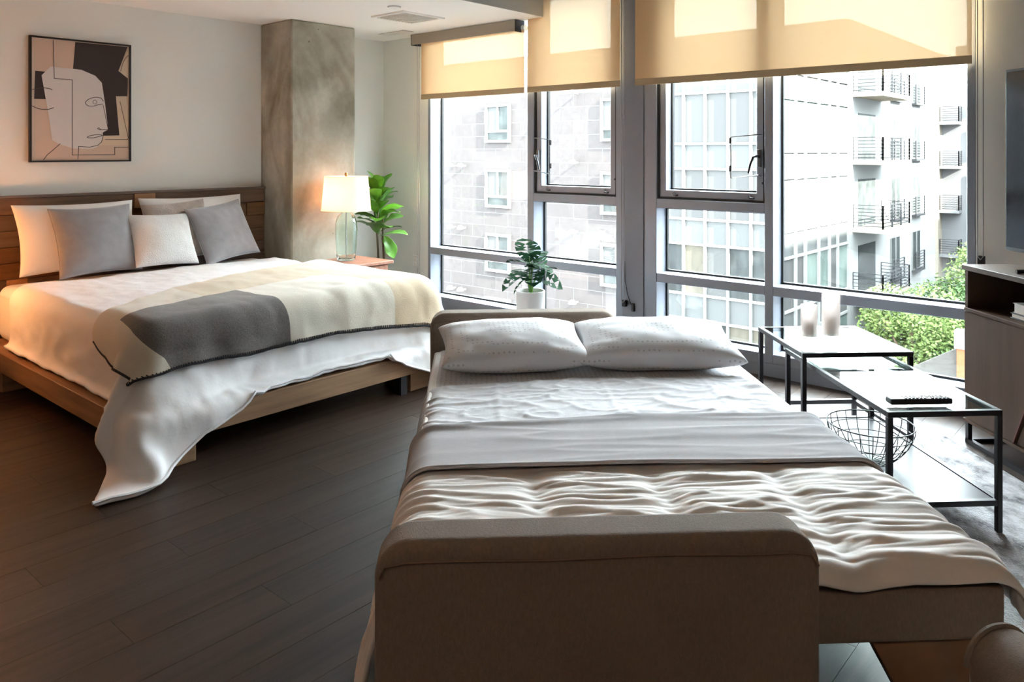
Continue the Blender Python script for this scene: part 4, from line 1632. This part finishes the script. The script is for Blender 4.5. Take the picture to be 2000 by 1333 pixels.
for a, b, t in wins:
    far_window(lb, -18, FY, a, b, t, 1.92)
lamps = [(x, z) for x in (-23.15, -22.4) for z in (.80, -2.42, -5.62)] + [(-15.2, z) for z in (4.2, 1.03, -2.15, -5.38)]
wl0 = None
for k, (x, z) in enumerate(lamps):
    col_ = 'left' if x < -23 else 'middle' if x < -20 else 'right'
    e = tag(empty('wall_lamp', (x, FY, z)), 'white wall lamp on the stone building, %s column, %s' % (col_, {4: 'uppermost', 1: 'second from the top' if x > -20 else 'uppermost', -2: 'third from the top' if x > -20 else 'middle one', -5: 'lowest'}[int(z)] if int(z) in (4, 1, -2, -5) else 'uppermost'), 'wall lamp', 'white wall lamps on the stone building')
    if wl0 is None:
        wl0 = [MB().lathe([(0, .16), (.1, .14), (.17, .06), (.19, -.03), (.17, -.03), (0, -.02)], 20, (0, -.42, 0)).build('lamp_dome', EXT_FRAME, e, smooth=True),
               MB().box(-.03, .03, -.36, .0, -.02, .04).build('bracket', EXT_FRAME, e)]
    else:
        for s in wl0:
            inst(s, e)

# building across the court, right: white gridded curtain wall with a glazed side running away
gb = tag(empty('gridded_building', (-8, FY, GZ)), 'white gridded glass office building across the court, centre window', 'building')
G_ = lambda x0, x1, y0, y1, z0, z1: MB().box(x0 + 8, x1 + 8, y0 - FY, y1 - FY, z0 - GZ, z1 - GZ)
GX0, GX1 = -11.2, -5.65
G_(GX0, GX1 - .12, FY + .12, FY + 7.7, GZ, 5.2).build('core', EXT_GREY, gb)
rowz = []
zt = 8.06
while zt > GZ:
    rowz.append((zt, zt - 1.03, 's'))
    rowz.append((zt - 1.03, zt - 3.1, 'w'))
    zt -= 3.1
cols = [GX0 + .0 + k for k in range(6)] + [GX1]
cols = [-11.2, -10.72, -9.78, -8.81, -7.82, -6.86, -5.9, GX1]
random.seed(3)
pane0 = None


def pane_obj(parent, name, m, w, h, loc, along):
    global pane0
    if pane0 is None:
        pane0 = {}
    key = (m.name, along)
    if key not in pane0:
        q = MB()
        if along == 'x':
            q.box(-.5, .5, 0, .05, -.5, .5)
        else:
            q.box(-.05, 0, -.5, .5, -.5, .5)
        pane0[key] = q.build(name, m, parent)
        o = pane0[key]
    else:
        o = inst(pane0[key], parent)
        o.name = name
    o.location = loc
    o.scale = (w, 1, h) if along == 'x' else (1, w, h)
    return o


for (z1, z0, k_) in rowz:
    if z1 < -9.5 or z0 > 5.2:
        continue
    z1c = min(z1, 5.2)
    for a, b in zip(cols, cols[1:]):
        if k_ == 's':
            m = SPANDREL
        elif z1 < -5:
            m = random.choice([CW_DARK, CW_TAN, CW_TAN])
        elif z1 < -2:
            m = random.choice([CW_DARK, CW_DARK, CW_TAN, CW_PANE])
        else:
            m = CW_PANE
        pane_obj(gb, 'pane', m, b - a - .07, z1c - z0 - .07, ((a + b) / 2 + 8, .06, (z1c + z0) / 2 - GZ), 'x')
    G_(GX0, GX1, FY - .02, FY + .12, z1c - .05, z1c + .05).build('transom', EXT_FRAME, gb)
for a in cols:
    G_(a - .05, a + .05, FY - .05, FY + .12, GZ, 5.2).build('mullion', EXT_FRAME, gb)
wy = [FY, 25.42, 26.44, 27.93, 29.2, 30.24, 31.66]
for (z1, z0, k_) in rowz:
    if z1 < -9.5 or z0 > 5.2:
        continue
    z1c = min(z1 - .32, 5.2)
    z0c = z0 - .32
    for a, b in zip(wy, wy[1:]):
        m = SPANDREL if k_ == 's' else random.choice([CW_GREEN, CW_PANE, CW_GREEN])
        pane_obj(gb, 'pane', m, b - a - .07, z1c - z0c - .07, (GX1 - .06 + 8, (a + b) / 2 - FY, (z1c + z0c) / 2 - GZ), 'y')
    G_(GX1 - .12, GX1 + .02, FY, 31.7, z1c - .05, z1c + .05).build('transom', EXT_FRAME, gb)
for y in wy[1:]:
    G_(GX1 - .12, GX1 + .05, y - .05, y + .05, GZ, 5.2).build('mullion', EXT_FRAME, gb)

# white apartment wing beyond it, with balconies
wb_ = tag(empty('balcony_building', (-10, 39, GZ)), 'sunlit white apartment wing with balconies, seen through the right window', 'building')
WX = -5.65
W_ = lambda x0, x1, y0, y1, z0, z1: MB().box(x0 + 10, x1 + 10, y0 - 39, y1 - 39, z0 - GZ, z1 - GZ)
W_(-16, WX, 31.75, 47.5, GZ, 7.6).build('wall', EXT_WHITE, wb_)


def railing(parent, ox, oy, path, z, h=1.05, n_rails=7):
    """posts and level rails along a path of (x, y)"""
    m0 = None
    for (a, b) in zip(path, path[1:]):
        d = math.hypot(b[0] - a[0], b[1] - a[1])
        n = max(1, round(d / 1.25))
        for k in range(n + 1):
            x, y = a[0] + (b[0] - a[0]) * k / n, a[1] + (b[1] - a[1]) * k / n
            MB().box(x - ox - .03, x - ox + .03, y - oy - .03, y - oy + .03, z - GZ, z + h - GZ).build('railing_post', RAILING, parent)
        for k in range(n_rails):
            zz = z + .1 + (h - .1) * k / (n_rails - 1)
            MB().bar((a[0] - ox, a[1] - oy, zz - GZ), (b[0] - ox, b[1] - oy, zz - GZ), .03, .03).build('railing_bar', RAILING, parent)


for k, z in enumerate((4.05, .94, -2.16, -5.26)):
    s = W_(WX - .01, WX + 1.35, 32.2, 36.6, z, z + .2).build('balcony_slab', EXT_WARM, wb_)
    railing(s, -10, 39, [(WX, 32.25), (WX + 1.3, 32.25), (WX + 1.3, 36.55), (WX, 36.55)], z + .2)
    W_(WX - .02, WX + .015, 33.0, 35.6, z + .2, z + 2.4).build('balcony_door', EXT_GLASS, wb_)
    for y in (38.2, 42.3):
        w = W_(WX - .02, WX + .02, y, y + 1.6, z + .25, z + 2.3).build('window', EXT_GLASS, wb_)
        W_(WX - .0, WX + .05, y + .75, y + .85, z + .25, z + 2.3).build('mullion', EXT_FRAME, w)
        W_(WX - .0, WX + .05, y - .06, y, z + .25, z + 2.3).build('jamb', EXT_FRAME, w)
        railing(w, -10, 39, [(WX + .22, y - .1), (WX + .22, y + 1.7)], z + .2, 1.0, 7)
        W_(WX, WX + .26, y - .12, y + 1.72, z + .1, z + .2).build('sill', RAILING, w)

# far building closing the court
FBY = 57.0
fb = tag(empty('far_apartment_building', (-6, FBY, GZ)), 'pale grey apartment building at the far end of the court', 'building')
F_ = lambda x0, x1, y0, y1, z0, z1: MB().box(x0 + 6, x1 + 6, y0 - FBY, y1 - FBY, z0 - GZ, z1 - GZ)
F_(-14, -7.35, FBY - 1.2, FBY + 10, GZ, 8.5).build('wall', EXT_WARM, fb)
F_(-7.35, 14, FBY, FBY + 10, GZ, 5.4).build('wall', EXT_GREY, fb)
for z in (3.5, .4, -2.7, -5.8):
    s = F_(-7.34, -6.1, FBY - .9, FBY, z - .05, z + .15).build('balcony_slab', EXT_GREY, fb)
    railing(s, -6, FBY, [(-7.3, FBY - .87), (-6.13, FBY - .87), (-6.13, FBY)], z + .15)
    s = F_(-8.6, -7.8, FBY - 1.7, FBY - 1.2, z - .05, z + .15).build('balcony_slab', EXT_WARM, fb)
    railing(s, -6, FBY, [(-8.55, FBY - 1.68), (-7.85, FBY - 1.68)], z + .15)
    for x in (-5.75, -3.2, -.6):
        w = F_(x - .08, x + 1.68, FBY - .06, FBY + .01, z + .55, z + 2.6).build('window', EXT_FRAME, fb)
        F_(x, x + 1.6, FBY - .08, FBY - .05, z + 1.05, z + 2.52).build('pane', EXT_GLASS, w)
        F_(x, x + 1.6, FBY - .08, FBY - .05, z + .63, z + .97).build('pane', EXT_GLASS, w)

# a gridded block beyond it, and big white rooftop letters
tw = tag(empty('distant_tower', (-4, 82, GZ)), 'distant grey gridded tower behind the rooftop letters', 'building')
D_ = lambda x0, x1, y0, y1, z0, z1: MB().box(x0 + 4, x1 + 4, y0 - 82, y1 - 82, z0 - GZ, z1 - GZ)
D_(-11.6, 20, 82.1, 90, GZ, 12).build('wall', EXT_FRAME, tw)
for i in range(8):
    for j in range(4):
        D_(-11.2 + i * 1.35, -10.1 + i * 1.35, 82, 82.1, 6.2 + j * 1.35, 7.2 + j * 1.35).build('pane', EXT_GREY, tw)
sg = tag(empty('rooftop_sign', (-7.2, FBY + .3, 5.4)), 'large white letters on the roof of the far apartment building', 'sign')
for k, ch in enumerate('STA'):
    cu = bpy.data.curves.new('letter', 'FONT')
    cu.body = ch
    cu.size = 1.75
    cu.extrude = .08
    tmp = bpy.data.objects.new('letter', cu)
    COL.objects.link(tmp)
    dg = bpy.context.evaluated_depsgraph_get()
    me = bpy.data.meshes.new_from_object(tmp.evaluated_get(dg))
    bpy.data.objects.remove(tmp, do_unlink=True)
    me.materials.clear()
    me.materials.append(EXT_FRAME)
    o = bpy.data.objects.new('letter', me)
    COL.objects.link(o)
    o.parent = sg
    o.location = (k * 1.15, 0, .02)
    o.rotation_euler = (R(90), 0, 0)

# unseen wing on the sunny side, added to shade the lower glazed wall
tag(MB().box(22, 40, 6, 60, GZ, 14.5).build('unseen_shading_wing', EXT_WHITE), 'unseen white wing added to shade the lower part of the court', 'building')

# ramp wall and post at the foot of the court
rp = tag(empty('ramp_wall', (.3, 22.0, GZ)), 'pale sloping concrete ramp wall beside the courtyard trees', 'wall')
MB().prism([(-2.4, 0), (1.6, 0), (1.6, 6.9), (.75, 6.72), (-2.4, 4.7)], lambda a, b, d: (a, d, b), 0, .3).build('sloping_wall', mat('ramp_concrete', lin(50, 48, 46), .9, spec=.05, var=.1, vscale=2), rp)
MB().box(.42, .80, -.32, -.02, 0, 6.55).build('post', TERRACOTTA, rp)
MB().box(.36, .86, -.38, .0, 6.55, 7.1).build('post_cap', EXT_GREY, rp)


# trees
def tree(loc, h, rx, rz, n, m, label, seed):
    rnd = random.Random(seed)
    e = tag(empty('courtyard_tree', loc), label, 'tree', 'trees in the courtyard')
    MB().tube([(0, 0, 0), (.05, .04, h * .4), (-.05, .02, h * .75)], [.16, .12, .06], 8).build('trunk', BARK, e, smooth=True)
    for k in range(4):
        g = k * 1.7 + seed
        MB().tube([(.03, .03, h * .45), (rx * .3 * math.cos(g), rx * .3 * math.sin(g), h * .62), (rx * .6 * math.cos(g), rx * .6 * math.sin(g), h * .78)], [.07, .05, .02], 6).build('branch', BARK, e, smooth=True)
    q = MB()
    lobes = [(rnd.uniform(-.6, .6) * rx, rnd.uniform(-.6, .6) * rx, h - rz + rnd.uniform(-.55, .6) * rz, rnd.uniform(.4, .62)) for _ in range(11)]
    for _ in range(int(n * 2.2)):
        lx, ly, lz, lr = rnd.choice(lobes)
        while True:
            a, b, c = rnd.uniform(-1, 1), rnd.uniform(-1, 1), rnd.uniform(-1, 1)
            if .2 < a * a + b * b + c * c < 1:
                break
        p = Vector((lx + a * lr * rx, ly + b * lr * rx, lz + c * lr * rz))
        d = Vector((rnd.uniform(-1, 1), rnd.uniform(-1, 1), rnd.uniform(-.7, .5))).normalized()
        s = d.cross(Vector((rnd.uniform(-1, 1), rnd.uniform(-1, 1), rnd.uniform(-1, 1)))).normalized()
        l, w = rnd.uniform(.10, .22), rnd.uniform(.03, .055)
        q.add([p, p + d * l * .5 + s * w, p + d * l, p + d * l * .5 - s * w], [(0, 1, 2, 3)])
    tag(q.build('foliage', m, e), kind='stuff')


for k, a in enumerate((
        ((-2.6, 30.0, GZ), 7.3, 2.1, 2.2, 5200, 0, 'light green leafy tree nearest the ramp wall'),
        ((-1.0, 33.0, GZ), 8.2, 2.5, 2.6, 5600, 1, 'mid green tree in front of the far building'),
        ((-2.0, 36.0, GZ), 7.2, 2.1, 2.4, 4600, 1, 'green tree beside the white balcony wing'),
        ((-3.4, 26.6, GZ), 5.4, 1.7, 1.9, 4400, 2, 'blue-green tree below the glazed side of the office'),
        ((-1.6, 26.4, GZ), 4.9, 1.8, 1.8, 4600, 0, 'low light green tree at the bottom of the right window'),
        ((.4, 30.4, GZ), 7.2, 2.2, 2.4, 4800, 1, 'green tree beside the television cabinet edge'),
        ((-.2, 37.5, GZ), 9.2, 2.6, 2.8, 5200, 0, 'tall pale green tree behind the others'),
        ((-3.5, 32.2, GZ), 4.2, 1.3, 1.6, 3600, 2, 'small blue-green tree under the lowest balcony'))):
    tree(*a[:5], TREE_L[a[5]], a[6], 40 + k)
